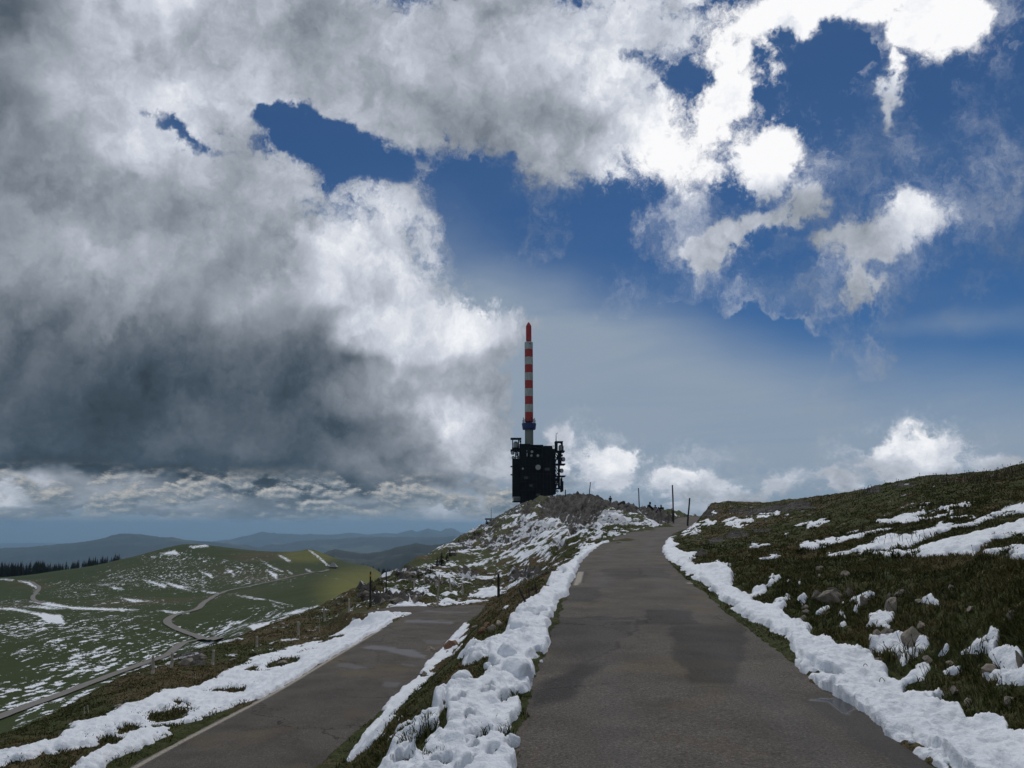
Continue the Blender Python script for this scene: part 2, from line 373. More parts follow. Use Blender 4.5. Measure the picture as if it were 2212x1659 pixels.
# valley floor and the opposite hill
def V(px, py): C(px, py, 29760/(py-525))
for px, pys in {-80: (745, 690, 640, 610), 0: (725, 690, 650, 620), 60: (700, 660, 625), 118: (676, 645, 620), 170: (656, 625), 203: (640, 609), 230: (596,)}.items():
    for py in pys: V(px, py)
C(147, 720, 110); C(62, 760, 90); C(0, 790, 80)
for t in [(-80, 585, 650), (0, 604, 440), (0, 592, 580), (0, 579, 700), (30, 580, 690), (60, 600, 450), (60, 584, 640), (60, 571, 740), (100, 603, 420), (100, 580, 620), (100, 564, 790),
          (140, 600, 430), (140, 575, 620), (140, 555, 800), (191, 598, 450), (191, 575, 600), (191, 558, 720), (191, 544, 820), (225, 575, 600), (225, 547, 810), (260, 584, 520), (260, 566, 650), (262, 551, 790),
          (300, 600, 340), (300, 578, 540), (300, 566, 640), (299, 551.5, 760), (309, 548.5, 760), (318, 553, 750), (328, 570, 640), (333, 569, 660), (342, 563, 720), (360, 565.5, 740), (372, 569, 740), (383, 575, 700),
          (290, 640, 130), (290, 622, 220), (345, 617, 180), (345, 597, 300), (345, 583, 450), (345, 574, 560), (380, 604, 240), (380, 590, 400), (235, 660, 130), (235, 630, 220), (392, 582, 650), (400, 600, 700)]: C(*t)
# beyond it everything falls away
for px, py in [(-80, 600), (0, 600), (100, 592), (191, 580), (262, 585), (309, 588), (360, 600), (400, 625)]:
    C(px, py, 1150); C(px, py+40, 2800)
ctl = np.array(ctl, float)

KA, KB = 3.6, 1.25
cu = np.stack([ctl[:, 0]*KA, np.log(ctl[:, 1])*KB], 1)
def _tps(d2): return .5*d2*np.log(d2+1e-12)
n = len(ctl)
K = _tps(((cu[:, None]-cu[None])**2).sum(-1))+np.eye(n)*2e-4
Pm = np.c_[np.ones(n), cu]
A = np.zeros((n+3, n+3)); A[:n, :n] = K; A[:n, n:] = Pm; A[n:, :n] = Pm.T
sol = np.linalg.solve(A, np.r_[ctl[:, 2], 0, 0, 0])
def zbase(u, y):
    sh = u.shape; a = (u*KA).ravel(); b = (np.log(y)*KB).ravel(); out = np.empty(a.shape)
    for i in range(0, len(a), 40000):
        s = slice(i, i+40000)
        d2 = (a[s, None]-cu[:, 0])**2+(b[s, None]-cu[:, 1])**2
        out[s] = _tps(d2)@sol[:n]+sol[n]+sol[n+1]*a[s]+sol[n+2]*b[s]
    return out.reshape(sh)*y

# ------------------------------------------------------------------ grid: rays by distances
us = np.r_[np.linspace(-1.6, -.80, 50)[:-1], np.linspace(-.80, .80, 1080), np.linspace(.80, 1.7, 50)[1:]]
ly = np.r_[np.linspace(math.log(1.3), math.log(4.2), 50)[:-1], np.linspace(math.log(4.2), math.log(12), 300)[:-1], np.linspace(math.log(12), math.log(60), 420)[:-1],
           np.linspace(math.log(60), math.log(1000), 480)[:-1], np.linspace(math.log(1000), math.log(2900), 40)]
ys = np.exp(ly)
U, Yg = np.meshgrid(us, ys)                 # rows: distance, columns: ray
# base evaluated coarse, then interpolated
cu_us = np.linspace(us[0], us[-1], 420); cu_ly = np.linspace(ly[0], ly[-1], 420)
Uc, Lc = np.meshgrid(cu_us, cu_ly)
Bc = zbase(Uc, np.exp(Lc))/np.exp(Lc)
fi = (ly-cu_ly[0])/(cu_ly[1]-cu_ly[0]); i0 = np.clip(fi.astype(int), 0, 418); ft = (fi-i0)[:, None]
fj = (us-cu_us[0])/(cu_us[1]-cu_us[0]); j0 = np.clip(fj.astype(int), 0, 418); gt = (fj-j0)[None]
Zb = ((Bc[i0][:, j0]*(1-gt)+Bc[i0][:, j0+1]*gt)*(1-ft)+(Bc[i0+1][:, j0]*(1-gt)+Bc[i0+1][:, j0+1]*gt)*ft)*Yg
Xg = U*Yg
def project(x, y, z):
    """picture point of a world point"""
    d = y*CT+z*ST; h = -y*ST+z*CT
    return 512+FPX*x/d, 384-FPX*h/d
PX, PY = project(Xg, Yg, Zb)

# ------------------------------------------------------------------ roads press the ground flat
near = Yg < 130
dm = np.full(Xg.shape, 99.0); zm = np.zeros(Xg.shape); am = np.zeros(Xg.shape)
dl = np.full(Xg.shape, 99.0); zl = np.zeros(Xg.shape)
msk = near & (Xg > -3) & (Xg < 60)
d_, a_, v_ = polydist(Xg[msk], Yg[msk], main_c[::2]); dm[msk] = d_; zm[msk] = v_; am[msk] = a_
msk = (Yg < 42) & (Xg < 3) & (Xg > -20)
d_, a_, v_ = polydist(Xg[msk], Yg[msk], low_c[::2]); d2_, a2_, v2_ = polydist(Xg[msk], Yg[msk], low_b[::2])
dl[msk] = np.minimum(d_, d2_); zl[msk] = np.where(d_ < d2_, v_, v2_)
edge_n = .10*fbm(Xg*1.3, Yg*1.3, 3)+.05*fbm(Xg*6, Yg*6, 2)
w = 1-sstep(MAIN_HW-.05, MAIN_HW+1.5, dm)
Zs = Zb*(1-w)+(zm)*w
w = 1-sstep(LOW_HW-.05, LOW_HW+1.0, dl)
Zs = Zs*(1-w)+zl*w
PX, PY = project(Xg, Yg, Zs)
on_road = np.maximum(1-sstep(MAIN_HW-.10, MAIN_HW+.04, dm+edge_n*.6), 1-sstep(LOW_HW-.10, LOW_HW+.04, dl+edge_n*.5))
road_free = np.minimum(sstep(MAIN_HW, MAIN_HW+1.1, dm), sstep(LOW_HW, LOW_HW+1.1, dl))

# ------------------------------------------------------------------ what covers the ground
hill = sstep(30, 40, Yg)*sstep(-330, -180, Xg/Yg*1000)*(1-sstep(200, 330, Yg))*(1-sstep(0, 1.6, Xg-(np.interp(Yg, [p[1] for p in main_c[:-1]], [p[0] for p in main_c[:-1]])-1.2)))
crag = sstep(-14, 10, 26*0+hill*30-18)*0
# crag: the rock wall under the skyline of the ridge, right of the tower
crag_poly = [(538, 512), (545, 498), (556, 490), (575, 488), (600, 491), (626, 497), (650, 502), (664, 508), (682, 518), (682, 524), (664, 521), (645, 512), (622, 509), (606, 506), (596, 520), (588, 530), (580, 536), (572, 540), (566, 522), (556, 516)]
cm = (Yg > 60) & (Yg < 210) & (PX > 520) & (PX < 700)
crag = np.zeros(Xg.shape); crag[cm] = sstep(-3, 3, inpoly_sdf(PX[cm], PY[cm], crag_poly)+1.5*fbm(Xg[cm]*.7, Yg[cm]*.3, 3))
crag_s = crag*1.0
rocky = hill*sstep(.34, .6, fbm(Xg*.13+3, Yg*.10, 4)+.25*fbm(Xg*1.1, Yg*.9, 3)+.30*sstep(120, 180, Yg))*.8
# rock steps by the hairpin and in the hillside
for (rx_, ry_, rw, rh) in [(395, 598, 34, 9), (533, 575, 22, 8), (407, 574, 13, 7), (366, 593, 10, 7), (415, 592, 14, 6), (470, 575, 12, 4), (192, 660, 17, 11), (560, 545, 8, 5), (762, 511, 34, 4), (738, 537, 13, 3), (716, 541, 9, 2.5), (800, 507, 16, 3), (871, 490, 14, 4), (905, 486, 16, 3), (760, 533, 10, 2.5), (708, 515, 12, 5), (668, 553, 6, 3), (700, 556, 8, 3)]:
    q = 1-np.hypot((PX-rx_)/rw, (PY-ry_)/rh)+.35*fbm(Xg*.9, Yg*.9, 3)
    rocky = np.maximum(rocky, sstep(0, .25, q)*near*(Yg > 24))
ul = np.maximum(sstep(0, .5, 1-np.hypot((PX-500)/75, (PY-530)/26)), 1.0*sstep(0, .3, 1-np.hypot((PX-538)/30, (PY-508)/9)))*(Yg > 80)*(Yg < 700)
rocky = np.maximum(rocky, ul*sstep(-.1, .25, fbm(Xg*.9+Yg*.1, Yg*.35, 4)+.1))
rocky = np.maximum(rocky, crag)

# relief
dist_s = np.clip(Yg/30, .5, 8)
rel_near = .05*fbm(Xg*1.1, Yg*1.1, 4)+.035*fbm(Xg*3.1, Yg*3.1, 3)
tuss = .07*np.clip(fbm(Xg*1.9+40, Yg*1.9, 2, ridged=True), -.2, 1)*sstep(3.5, 5, Xg)*(Yg < 60)
rel_hill = hill*(.28*fbm(Xg*.32, Yg*.22, 4)+.16*fbm(Xg*1.3, Yg*.9, 3))
rel_rock = -rocky*hill*(.35*fbm(Xg*.8, Yg*.5, 4, ridged=True)+.2*fbm(Xg*2.2, Yg*1.4, 3, ridged=True))
rel_crag = -crag_s*(.30*fbm(Xg*.40+.08*Yg, Yg*.05, 3, ridged=True)+.30*fbm(Xg*1.0+.15*Yg, Yg*.16, 3, ridged=True)+.12*fbm(Xg*2.6, Yg*.6, 3, ridged=True)+.55)
rel_far = sstep(100, 300, Yg)*(1.6*fbm(Xg*.011, Yg*.011, 4)+.25*fbm(Xg*.07, Yg*.07, 3))*(1-sstep(900, 1500, Yg)*.0)
right = sstep(0, 3, Xg-(np.interp(Yg, [p[1] for p in main_c[:-1]], [p[0] for p in main_c[:-1]])+MAIN_HW))*(Yg < 140)
rel_right = right*(.10*fbm(Xg*.45, Yg*.45, 4)+sstep(20, 40, Yg)*.14*fbm(Xg*.22, Yg*.22, 3))
bankR = right*(1-sstep(2.3, 3.6, dm))*sstep(MAIN_HW+.7, MAIN_HW+1.2, dm)
rel_bank = bankR*.16*fbm(Xg*1.5, Yg*1.5, 3, ridged=True)
Z = Zs+road_free*(rel_near+tuss+rel_right+rel_bank)+rel_hill+rel_rock+rel_crag+rel_far*sstep(6, 40, Yg)
Z = Z+(1-on_road)*.035*(Yg < 140)-on_road*.06*(Yg < 140)+(1-on_road)*(Yg < 30)*.02*fbm(Xg*9, Yg*9, 2)
Zground = Z.copy()
PX, PY = project(Xg, Yg, Z-.6*road_free*(.035*fbm(Xg*3.1, Yg*3.1, 3))*(Yg < 60))

# ------------------------------------------------------------------ snow: drawn patches, then drifts between the stones
def Zm(pts, ox, oy, s): return [(ox+a*s, oy+b*s) for a, b in pts]
snow_polys = []     # (points, ragged edge in px, depth m, wiggle)
S_left = Zm([(2212, 360), (1880, 535), (1560, 645), (1380, 705), (1270, 755), (1100, 835), (960, 915), (800, 980), (720, 1040), (640, 1100), (380, 1100), (430, 1045), (600, 958), (790, 900), (820, 860), (690, 850), (640, 900), (360, 945), (200, 985), (0, 1035), (-100, 1080), (-100, 980), (0, 940), (90, 930), (250, 880), (430, 850), (480, 790), (470, 750), (700, 700), (900, 620), (1100, 515), (1250, 505), (1420, 440), (1600, 380), (1720, 300), (2000, 235), (2212, 185)], 0, 612.5, .1469)+[(342, 630), (350, 622), (361, 617), (367, 611), (390, 609), (396, 616), (393, 629), (372, 645), (345, 662)]
snow_polys += [(S_left, 2.2, .09)]
snow_polys += [([(461, 620), (468, 622), (464, 634), (459, 645), (448, 657), (437, 666), (412, 694), (394, 718), (370, 745), (347, 761), (350, 748), (360, 738), (373, 722), (387, 703), (403, 682), (422, 659), (437, 647), (449, 628)], 1.6, .06)]
S_main = [(677, 525.5), (637, 534), (600, 542), (585, 545), (575, 556), (560, 565), (552, 574), (546, 584), (531, 597), (518, 609), (507, 619), (504, 628), (488, 636), (474, 638), (466, 650), (463, 657), (478, 652), (487, 648), (493, 657), (483, 669), (468, 681), (452, 680), (440, 686), (432, 694), (437, 702), (416, 713), (400, 722), (387, 734), (378, 752), (366, 772), (360, 800), (515, 800), (511, 768), (516, 758), (510, 750), (517, 744), (505, 736), (500, 733), (514, 728), (522, 707), (521, 698), (505, 694), (530, 687), (536, 674), (535, 664), (528, 657), (545, 648), (547, 636), (552, 626), (551, 612), (563, 595), (572, 585), (578, 574), (584, 562), (592, 555), (604, 546), (645, 535), (676, 527.5)]
snow_polys += [(S_main, 2.4, .13)]
S_right = [(750, 616), (766, 625), (785, 637), (804, 655), (809, 667), (829, 674), (849, 689), (864, 698), (870, 707), (888, 719), (909, 731), (934, 746), (946, 756), (970, 776), (1000, 800), (1100, 800), (1060, 740), (1024, 733), (1005, 737), (1003, 720), (989, 717), (966, 722), (960, 709), (936, 707), (943, 691), (924, 697), (904, 698), (906, 684), (888, 679), (887, 667), (869, 657), (842, 648), (819, 647), (806, 637), (807, 625), (787, 620), (777, 608), (787, 597), (768, 606), (750, 598), (745, 594), (731, 585), (733, 574), (729, 565), (720, 562), (709, 564), (691, 564), (697, 552), (686, 554), (674, 549), (672, 538), (664.5, 540), (659.5, 547), (668, 556), (682, 566), (700, 580), (718, 593), (725, 599)]
snow_polys += [(S_right, 2.2, .10)]
for q in ([(900, 310), (960, 240), (1060, 190), (1150, 210), (1090, 330), (1000, 290)], [(970, 400), (1190, 350), (1430, 400), (1350, 520), (1250, 610), (1200, 560), (1120, 520), (1020, 540)],
          [(1690, 510), (1850, 420), (1950, 330), (2005, 350), (1980, 490), (1850, 510)], [(1950, 520), (2100, 480), (2212, 500), (2212, 660), (2040, 620)], [(1900, 690), (2250, 650), (2250, 750), (1960, 750)],
          [(1400, 110), (1470, 60), (1520, 130)], [(1560, 660), (1700, 630), (1690, 680)], [(1200, 750), (1320, 680), (1450, 640), (1420, 720), (1250, 770)], [(840, 190), (890, 130), (905, 145), (880, 190)],
          [(680, 220), (750, 180), (740, 200)], [(730, 290), (765, 215), (770, 240), (750, 285)], [(520, 190), (600, 150), (560, 190)], [(1500, 530), (1560, 450), (1580, 470), (1540, 520)], [(20, 60), (60, 0), (140, 0), (100, 30)], [(1350, 640), (1400, 610), (1440, 625), (1380, 660)]):
    snow_polys.append((Zm(q, 750, 587.5, .1239), 1.6, .06))
for q in ([(0, 800), (80, 775), (340, 750), (370, 775), (200, 830), (0, 875)], [(370, 770), (600, 700), (780, 645), (905, 640), (850, 670), (600, 740), (380, 785)], [(430, 710), (590, 660), (560, 690)],
          [(200, 925), (480, 870), (700, 790), (760, 750), (900, 700), (1050, 715), (1310, 650), (1400, 590), (1600, 600), (1700, 580), (1900, 500), (2050, 430), (2300, 380), (2300, 470), (1930, 520), (1780, 610), (1500, 640), (1400, 670), (1150, 790), (900, 860), (800, 850), (480, 890)],
          [(600, 890), (850, 880), (1100, 870), (1300, 800), (1500, 740), (1850, 660), (2000, 620), (2300, 520), (2300, 680), (1950, 740), (1750, 850), (1700, 900), (1300, 925), (900, 910)],
          [(750, 580), (950, 530), (1200, 480), (1240, 455), (1220, 500), (1100, 540), (1240, 545), (1530, 475), (1400, 515), (1180, 560), (930, 600)], [(1250, 490), (1440, 435), (1720, 388), (1600, 422), (1450, 462)],
          [(1800, 860), (2300, 810), (2300, 930), (1950, 900)], [(1180, 405), (1290, 397), (1210, 425)], [(-40, 610), (90, 580), (300, 565), (180, 600), (60, 625)], [(1440, 540), (1700, 520), (1720, 530), (1480, 552)]):
    snow_polys.append((Zm(q, 800, 462.5, .1013), .9, .05))
for q in ([(1130, 1090), (1200, 1045), (1370, 1035), (1220, 1075)], [(800, 820), (940, 750), (1020, 755), (900, 820)], [(915, 840), (1100, 745), (1110, 770), (950, 838)], [(1190, 745), (1250, 720), (1310, 700), (1230, 740)], [(1345, 720), (1370, 685), (1440, 675), (1390, 700)],
          [(590, 810), (610, 765), (640, 780), (760, 770), (640, 820)], [(420, 860), (480, 810), (550, 805), (520, 845)], [(350, 940), (440, 885), (520, 880), (400, 930)], [(1220, 1190), (1460, 1150), (1400, 1180)], [(1480, 930), (1530, 915), (1520, 935)], [(1690, 825), (1830, 790), (2000, 770), (1850, 835), (1740, 845)],
          [(1300, 1500), (1310, 1420), (1380, 1375), (1410, 1400), (1340, 1480)], [(1150, 1610), (1160, 1540), (1290, 1490), (1300, 1520), (1220, 1590)], [(1455, 1475), (1500, 1445), (1525, 1465)], [(1570, 1475), (1630, 1435), (1630, 1455)], [(680, 700), (705, 680), (700, 705)]):
    snow_polys.append((Zm(q, 650, 450, .0904), .9, .05))
# hillside by the hairpin
for q in ([(200, 1190), (430, 1160), (500, 1100), (560, 1140), (620, 1060), (640, 1140), (900, 1130), (980, 1085), (1040, 1120), (1320, 1100), (1250, 1140), (900, 1145), (430, 1185)],
          [(890, 1050), (1000, 1010), (1080, 1020), (980, 1060)], [(1140, 1070), (1230, 1010), (1430, 970), (1520, 1020), (1440, 1060), (1300, 1085)], [(600, 1010), (700, 960), (800, 990), (720, 1030)], [(1090, 1265), (1190, 1215), (1195, 1235), (1110, 1275)],
          [(430, 1215), (520, 1195), (680, 1200), (620, 1260), (560, 1270), (520, 1240), (440, 1250)], [(1475, 1180), (1540, 1140), (1560, 1150), (1510, 1180)], [(210, 1045), (330, 990), (340, 1000), (260, 1040)]):
    snow_polys.append((Zm(q, 350, 487.5, .1017), 1.0, .05))
holes = [(169, 714, 21, 6.5, -8), (128, 728.5, 14, 3.2, -10), (107, 738, 12, 4.5, -5), (229, 690, 13, 2.4, -3), (283, 661, 13, 3.2, -15), (180, 702, 10, 1.8, 0), (253, 668, 6, 1.8, -10), (480, 735, 14, 5.5, -10), (418, 735, 9, 6, -30), (441, 753, 11, 5, -25), (425, 722, 10, 3, -35), (470, 712, 6, 3, -20), (400, 752, 12, 3, -30), (520, 722, 5, 4, 0), (512, 738, 7, 3, 10), (535, 650, 4, 2, 0), (465, 765, 12, 4, -20), (488, 690, 5, 2, 0), (506, 697, 7, 3, 0),
         (458, 700, 8, 2.6, -15), (444, 706, 3.5, 12, 12), (490, 756, 6, 2.5, 0), (930, 640, 4, 8, 20), (200, 672, 14, 1.6, -12), (262, 648, 8, 1.2, -10), (418, 668, 6, 1.5, -10), (470, 748, 5, 2, 0), (500, 668, 4, 6, 30), (424, 674, 5, 1.2, -8), (885, 662, 4, 2, 0), (600, 541, 4, .8, 0)]
leftb = (Xg < np.interp(Yg, [p[1] for p in main_c[:-1]], [p[0] for p in main_c[:-1]]))*(1-sstep(MAIN_HW+1.0, MAIN_HW+2.0, dm))*sstep(MAIN_HW, MAIN_HW+.4, dm)*(Yg < 80)
PX, PY = project(Xg, Yg, Z+(.03+.07*leftb)*(Yg < 80))
snow = np.full(Xg.shape, -9.0); sdepth = np.zeros(Xg.shape)
wig_x = fbm(Xg*1.6, Yg*1.1, 4); wig_y = fbm(Xg*1.6+50, Yg*1.1+9, 4)
wpx = PX+wig_x*np.where((PX > 780) & (PY < 560), 3, 6); wpy = PY+wig_y*1.6+fbm(Xg*.9+U*50, Yg*2.4, 3)*1.2
for pts, rag, dep in snow_polys:
    xs = [p[0] for p in pts]; yy = [p[1] for p in pts]
    m = (PX > min(xs)-9) & (PX < max(xs)+9) & (PY > min(yy)-6) & (PY < max(yy)+6) & (Yg < 100)
    if not m.any(): continue
    s = inpoly_sdf(wpx[m], wpy[m], pts)/rag+(.75 if min(xs) > 640 else .15)
    s = np.minimum(s, 3)
    old = snow[m]; snow[m] = np.maximum(old, s); sdepth[m] = np.where(s > old, dep, sdepth[m])
for hx, hy, hw, hh, rot in holes:
    c_, s_ = math.cos(math.radians(rot)), math.sin(math.radians(rot))
    m = (np.abs(PX-hx) < 40) & (np.abs(PY-hy) < 30) & (Yg < 60)
    dx, dy = wpx[m]-hx, wpy[m]-hy
    q = 1-np.hypot((dx*c_+dy*s_)/hw, (-dx*s_+dy*c_)/hh)
    snow[m] = np.minimum(snow[m], -q*3)
# little bare spots and grass poking through
snow = snow-2.6*sstep(.50-.16*leftb, .95-.25*leftb, fbm(Xg*1.5+7, Yg*.8+3, 4))*(Yg < 45)*(1-(PX > 780)*(PY < 560))-1.6*sstep(.45, .8, fbm(Xg*5, Yg*3.2, 3))*sstep(0, 2.5, 2.8-snow)*(Yg < 40)
bk = (Yg < 15)*(dm > MAIN_HW+1.1)*(dm < MAIN_HW+5)*(PX > 760)*(PY > 590)
snow = np.maximum(snow, np.where(bk > 0, (fbm(Xg*1.1+21, Yg*1.1, 4)-.52)*9, -9)); sdepth = np.where(sdepth == 0, .05*(bk > 0), sdepth)
ditch = (PX > 795)*(PY > 640)*(Yg < 14)*(dm > MAIN_HW-.05)*(dm < MAIN_HW+.75)
snow = np.where(ditch > 0, np.maximum(snow, .75+1.9*fbm(Xg*2.4, Yg*2.4, 4)), snow); sdepth = np.where((ditch > 0) & (sdepth < .05), .06, sdepth)
# keep the carriageways clear
snow = np.where(on_road > .5, np.minimum(snow, -.4+0*snow), snow)
# hillside drifts, streaked down across the slope
ux = Xg*.75-Yg*.42; uy = Xg*.30+Yg*.34
st = .7*fbm(ux*.23, uy*.8, 4)+.7*fbm(ux*.8, uy*2.2, 3)+.3*fbm(Xg*.09, Yg*.07, 2)
hs = np.zeros(Xg.shape)
ulm = ul
for (hx, hy, hw, hh, wgt) in [(590, 525, 60, 20, .62), (615, 518, 50, 14, .66), (640, 524, 34, 8, .6), (540, 522, 45, 14, .55), (560, 532, 70, 12, .6), (500, 545, 60, 12, .5), (520, 555, 60, 10, .55), (455, 575, 60, 14, .5), (430, 583, 40, 9, .3), (480, 530, 50, 14, .22), (620, 528, 60, 8, .55), (580, 545, 40, 8, .35), (400, 585, 26, 10, .4), (500, 585, 40, 8, .3), (575, 512, 60, 14, .25), (520, 572, 50, 8, .2)]:
    hs = np.maximum(hs, wgt*sstep(0, .8, 1-np.hypot((PX-hx)/hw/1.25, (PY-hy)/hh/1.3)))
hf = fbm(Xg*2.6-Yg*.8, Yg*1.5+Xg*.6, 3)
hf = .6*hf+.7*fbm(Xg*1.25+Yg*.35, Yg*.7-Xg*.35, 3)
hsn = (hs*.95+st*.50+hf*.75-.50)*hill
hsn = np.where(rocky*hill > .3, hsn-.34*crag-.02, hsn)
snowH = np.where((hill > .3) & (on_road < .3), hsn, -1)
# far pastures: fine speckle plus long drifts
far = sstep(60, 110, Yg)*(PX < 420)
sp = fbm(Xg*.10, Yg*.035, 3)*.40+fbm(Xg*1.0, Yg*.24, 3)*1.25
spm = np.zeros(Xg.shape)
for (hx, hy, hw, hh, wgt) in [(60, 700, 130, 40, .62), (120, 665, 130, 30, .72), (60, 630, 120, 26, .5), (180, 650, 60, 22, .5), (240, 630, 90, 16, .55), (170, 578, 120, 20, .52), (250, 575, 70, 18, .42), (90, 640, 160, 50, .46), (290, 618, 60, 12, .6), (120, 600, 70, 10, .36), (75, 590, 50, 16, .4), (150, 575, 80, 16, .42), (180, 558, 60, 12, .5), (230, 565, 60, 14, .34), (190, 605, 50, 6, .3), (215, 595, 40, 6, .3), (160, 630, 60, 20, .42), (15, 605, 50, 12, .4), (250, 610, 60, 8, .28)]:
    spm = np.maximum(spm, wgt*sstep(0, .7, 1-np.hypot((PX-hx)/hw, (PY-hy)/hh)))
fsn = spm*.85+sp*.40-.70
far_polys = [Zm(q, 0, 512.5, .1017) for q in (
 [(290, 872), (480, 885), (700, 925), (1000, 938), (1200, 945), (1380, 958), (1200, 968), (800, 955), (500, 925)], [(230, 925), (420, 918), (640, 945), (500, 950)], [(-60, 940), (120, 935), (240, 960), (380, 985), (600, 1010), (640, 1100), (470, 1085), (380, 1020), (290, 990), (150, 962), (0, 952)],
 [(1600, 680), (1720, 705), (1890, 740), (1800, 738), (1880, 775), (1740, 742)], [(1180, 840), (1260, 848), (1480, 872), (1300, 882)], [(180, 670), (300, 680), (370, 730), (330, 790), (350, 740), (260, 700)], [(1390, 660), (1500, 675), (1640, 720), (1620, 740), (1480, 690)],
 [(1550, 960), (1700, 970), (1860, 985), (1700, 990)], [(1080, 730), (1200, 745), (1220, 762), (1110, 750)], [(950, 705), (1090, 705), (1090, 712), (960, 714)], [(1960, 575), (2080, 610), (2090, 650), (2040, 620)], [(1900, 1320), (2080, 1270), (2150, 1275), (1960, 1330)], [(0, 650), (140, 662), (130, 672), (0, 658)], [(1860, 335), (2030, 315), (2050, 335), (1900, 350)], [(1570, 410), (1720, 368), (1760, 410), (1650, 415)], [(1980, 770), (2170, 795), (2150, 800), (2020, 785)])]
far_polys += [Zm(q, 175, 525, .113) for q in (
 [(755, 310), (850, 360), (960, 410), (940, 415), (840, 370)], [(910, 262), (980, 290), (1035, 325), (1010, 325), (950, 295)], [(1180, 218), (1240, 250), (1300, 300), (1365, 362), (1345, 360), (1270, 290)], [(810, 395), (870, 420), (905, 445), (900, 480), (860, 450)], [(990, 405), (1045, 430), (1030, 434)], [(535, 618), (700, 640), (820, 665), (700, 655)], [(830, 665), (1045, 715), (960, 700)],
 [(445, 395), (500, 398), (530, 450), (490, 420)], [(580, 335), (650, 360), (600, 350)], [(535, 365), (600, 380), (560, 385)], [(240, 580), (410, 605), (300, 600)], [(850, 690), (960, 735), (880, 712)], [(960, 790), (1100, 745), (1300, 708), (1210, 740), (1050, 790)], [(0, 765), (120, 770), (120, 785), (0, 782)], [(1150, 390), (1210, 412), (1180, 412)], [(640, 890), (850, 850), (830, 880), (700, 935)], [(170, 1075), (300, 1035), (330, 1040), (200, 1080)])]
for pts in far_polys:
    xs = [p[0] for p in pts]; yy = [p[1] for p in pts]
    m = (PX > min(xs)-4) & (PX < max(xs)+4) & (PY > min(yy)-3) & (PY < max(yy)+3) & (Yg > 85)
    if m.any(): fsn[m] = np.maximum(fsn[m], inpoly_sdf(PX[m]+wig_x[m]*1.2, PY[m]+wig_y[m]*.8, pts)*.30+.0)
# lower flank of the near shoulder
sh_ = (Yg > 24) & (Yg < 90) & (PX < 390) & (hill < .3)
shn = .55*fbm(Xg*.9-Yg*.5, Xg*.3+Yg*.5, 4)+.3*fbm(Xg*2, Yg*1.2, 3)-.38
snowF = np.where(far > .3, fsn, -1); snowF = np.where(sh_ & (Yg < 60), np.maximum(snowF, shn), snowF)
snowF = np.maximum(snowF, snowH)
rgt = .5*fbm(Xg*.9+Yg*.5, Yg*1.5-Xg*.2, 4)-.60
snowF = np.where((right > .5) & (Yg > 25) & (dm > 3), np.maximum(snowF, rgt), snowF)

# earth colours
brown = .5+.5*fbm(Xg*.22+5, Yg*.22, 4)+.35*fbm(Xg*1.3, Yg*1.3, 3)
brown = np.where(Yg > 90, .34+.35*fbm(Xg*.012+2, Yg*.012, 3)+.25*fbm(Xg*.05, Yg*.02, 3), brown)
for (bx, by, bw, bh, k) in [(500, 600, 50, 26, .8), (455, 670, 45, 30, .5), (180, 692, 120, 30, .7), (300, 635, 90, 18, .6), (270, 555, 60, 12, .5), (240, 573, 60, 10, .3), (30, 585, 40, 8, .6), (720, 515, 50, 12, .8), (120, 605, 50, 6, .4), (560, 525, 60, 30, .3), (900, 600, 120, 60, .15), (290, 625, 60, 16, .4), (540, 560, 30, 10, .6)]:
    brown = brown+k*sstep(0, .8, 1-np.hypot((PX-bx)/bw, (PY-by)/bh))
sun_tint = sstep(0, .6, 1-np.hypot((PX-375)/75, (PY-592)/34))*(Yg > 100)+.7*sstep(0, .6, 1-np.hypot((PX-310)/40, (PY-556)/9))*(Yg > 500)  # sunlight on the far knoll and pasture, painted into the ground as yellow-green
# ------------------------------------------------------------------ meshes
def grid_mesh(name, Xa, Ya, Za, keep=None, attrs=None, smooth=True):
    nr, nc = Xa.shape
    co = np.stack([Xa, Ya, Za], -1).reshape(-1, 3)
    idx = np.arange(nr*nc).reshape(nr, nc)
    q = np.stack([idx[:-1, :-1], idx[:-1, 1:], idx[1:, 1:], idx[1:, :-1]], -1).reshape(-1, 4)
    if keep is not None:
        kq = keep[:-1, :-1] | keep[:-1, 1:] | keep[1:, 1:] | keep[1:, :-1]
        q = q[kq.ravel()]
        used = np.zeros(nr*nc, bool); used[q.ravel()] = True
        remap = np.cumsum(used)-1
        co = co[used]; q = remap[q]
    else: used = None
    me = bpy.data.meshes.new(name)
    me.vertices.add(len(co)); me.vertices.foreach_set('co', co.astype(np.float32).ravel())
    me.loops.add(q.size); me.loops.foreach_set('vertex_index', q.astype(np.int32).ravel())
    me.polygons.add(len(q)); me.polygons.foreach_set('loop_start', (np.arange(len(q))*4).astype(np.int32))
    me.polygons.foreach_set('use_smooth', np.full(len(q), smooth))
    for k, v in (attrs or {}).items():
        v = np.asarray(v, np.float32).ravel()
        if used is not None: v = v[used]
        at = me.attributes.new(k, 'FLOAT', 'POINT'); at.data.foreach_set('value', v)
    me.update(calc_edges=True)
    o = bpy.data.objects.new(name, me); COL.objects.link(o)
    return o
def zat(x, y):
    """height of the finished ground"""
    u = np.asarray(x)/np.asarray(y); l = np.log(y)
    fi = np.interp(l, ly, np.arange(len(ly))); fj = np.interp(u, us, np.arange(len(us)))
    i = np.clip(np.floor(fi).astype(int), 0, len(ly)-2); j = np.clip(np.floor(fj).astype(int), 0, len(us)-2)
    a = fi-i; b = fj-j
    return (Z[i, j]*(1-b)+Z[i, j+1]*b)*(1-a)+(Z[i+1, j]*(1-b)+Z[i+1, j+1]*b)*a
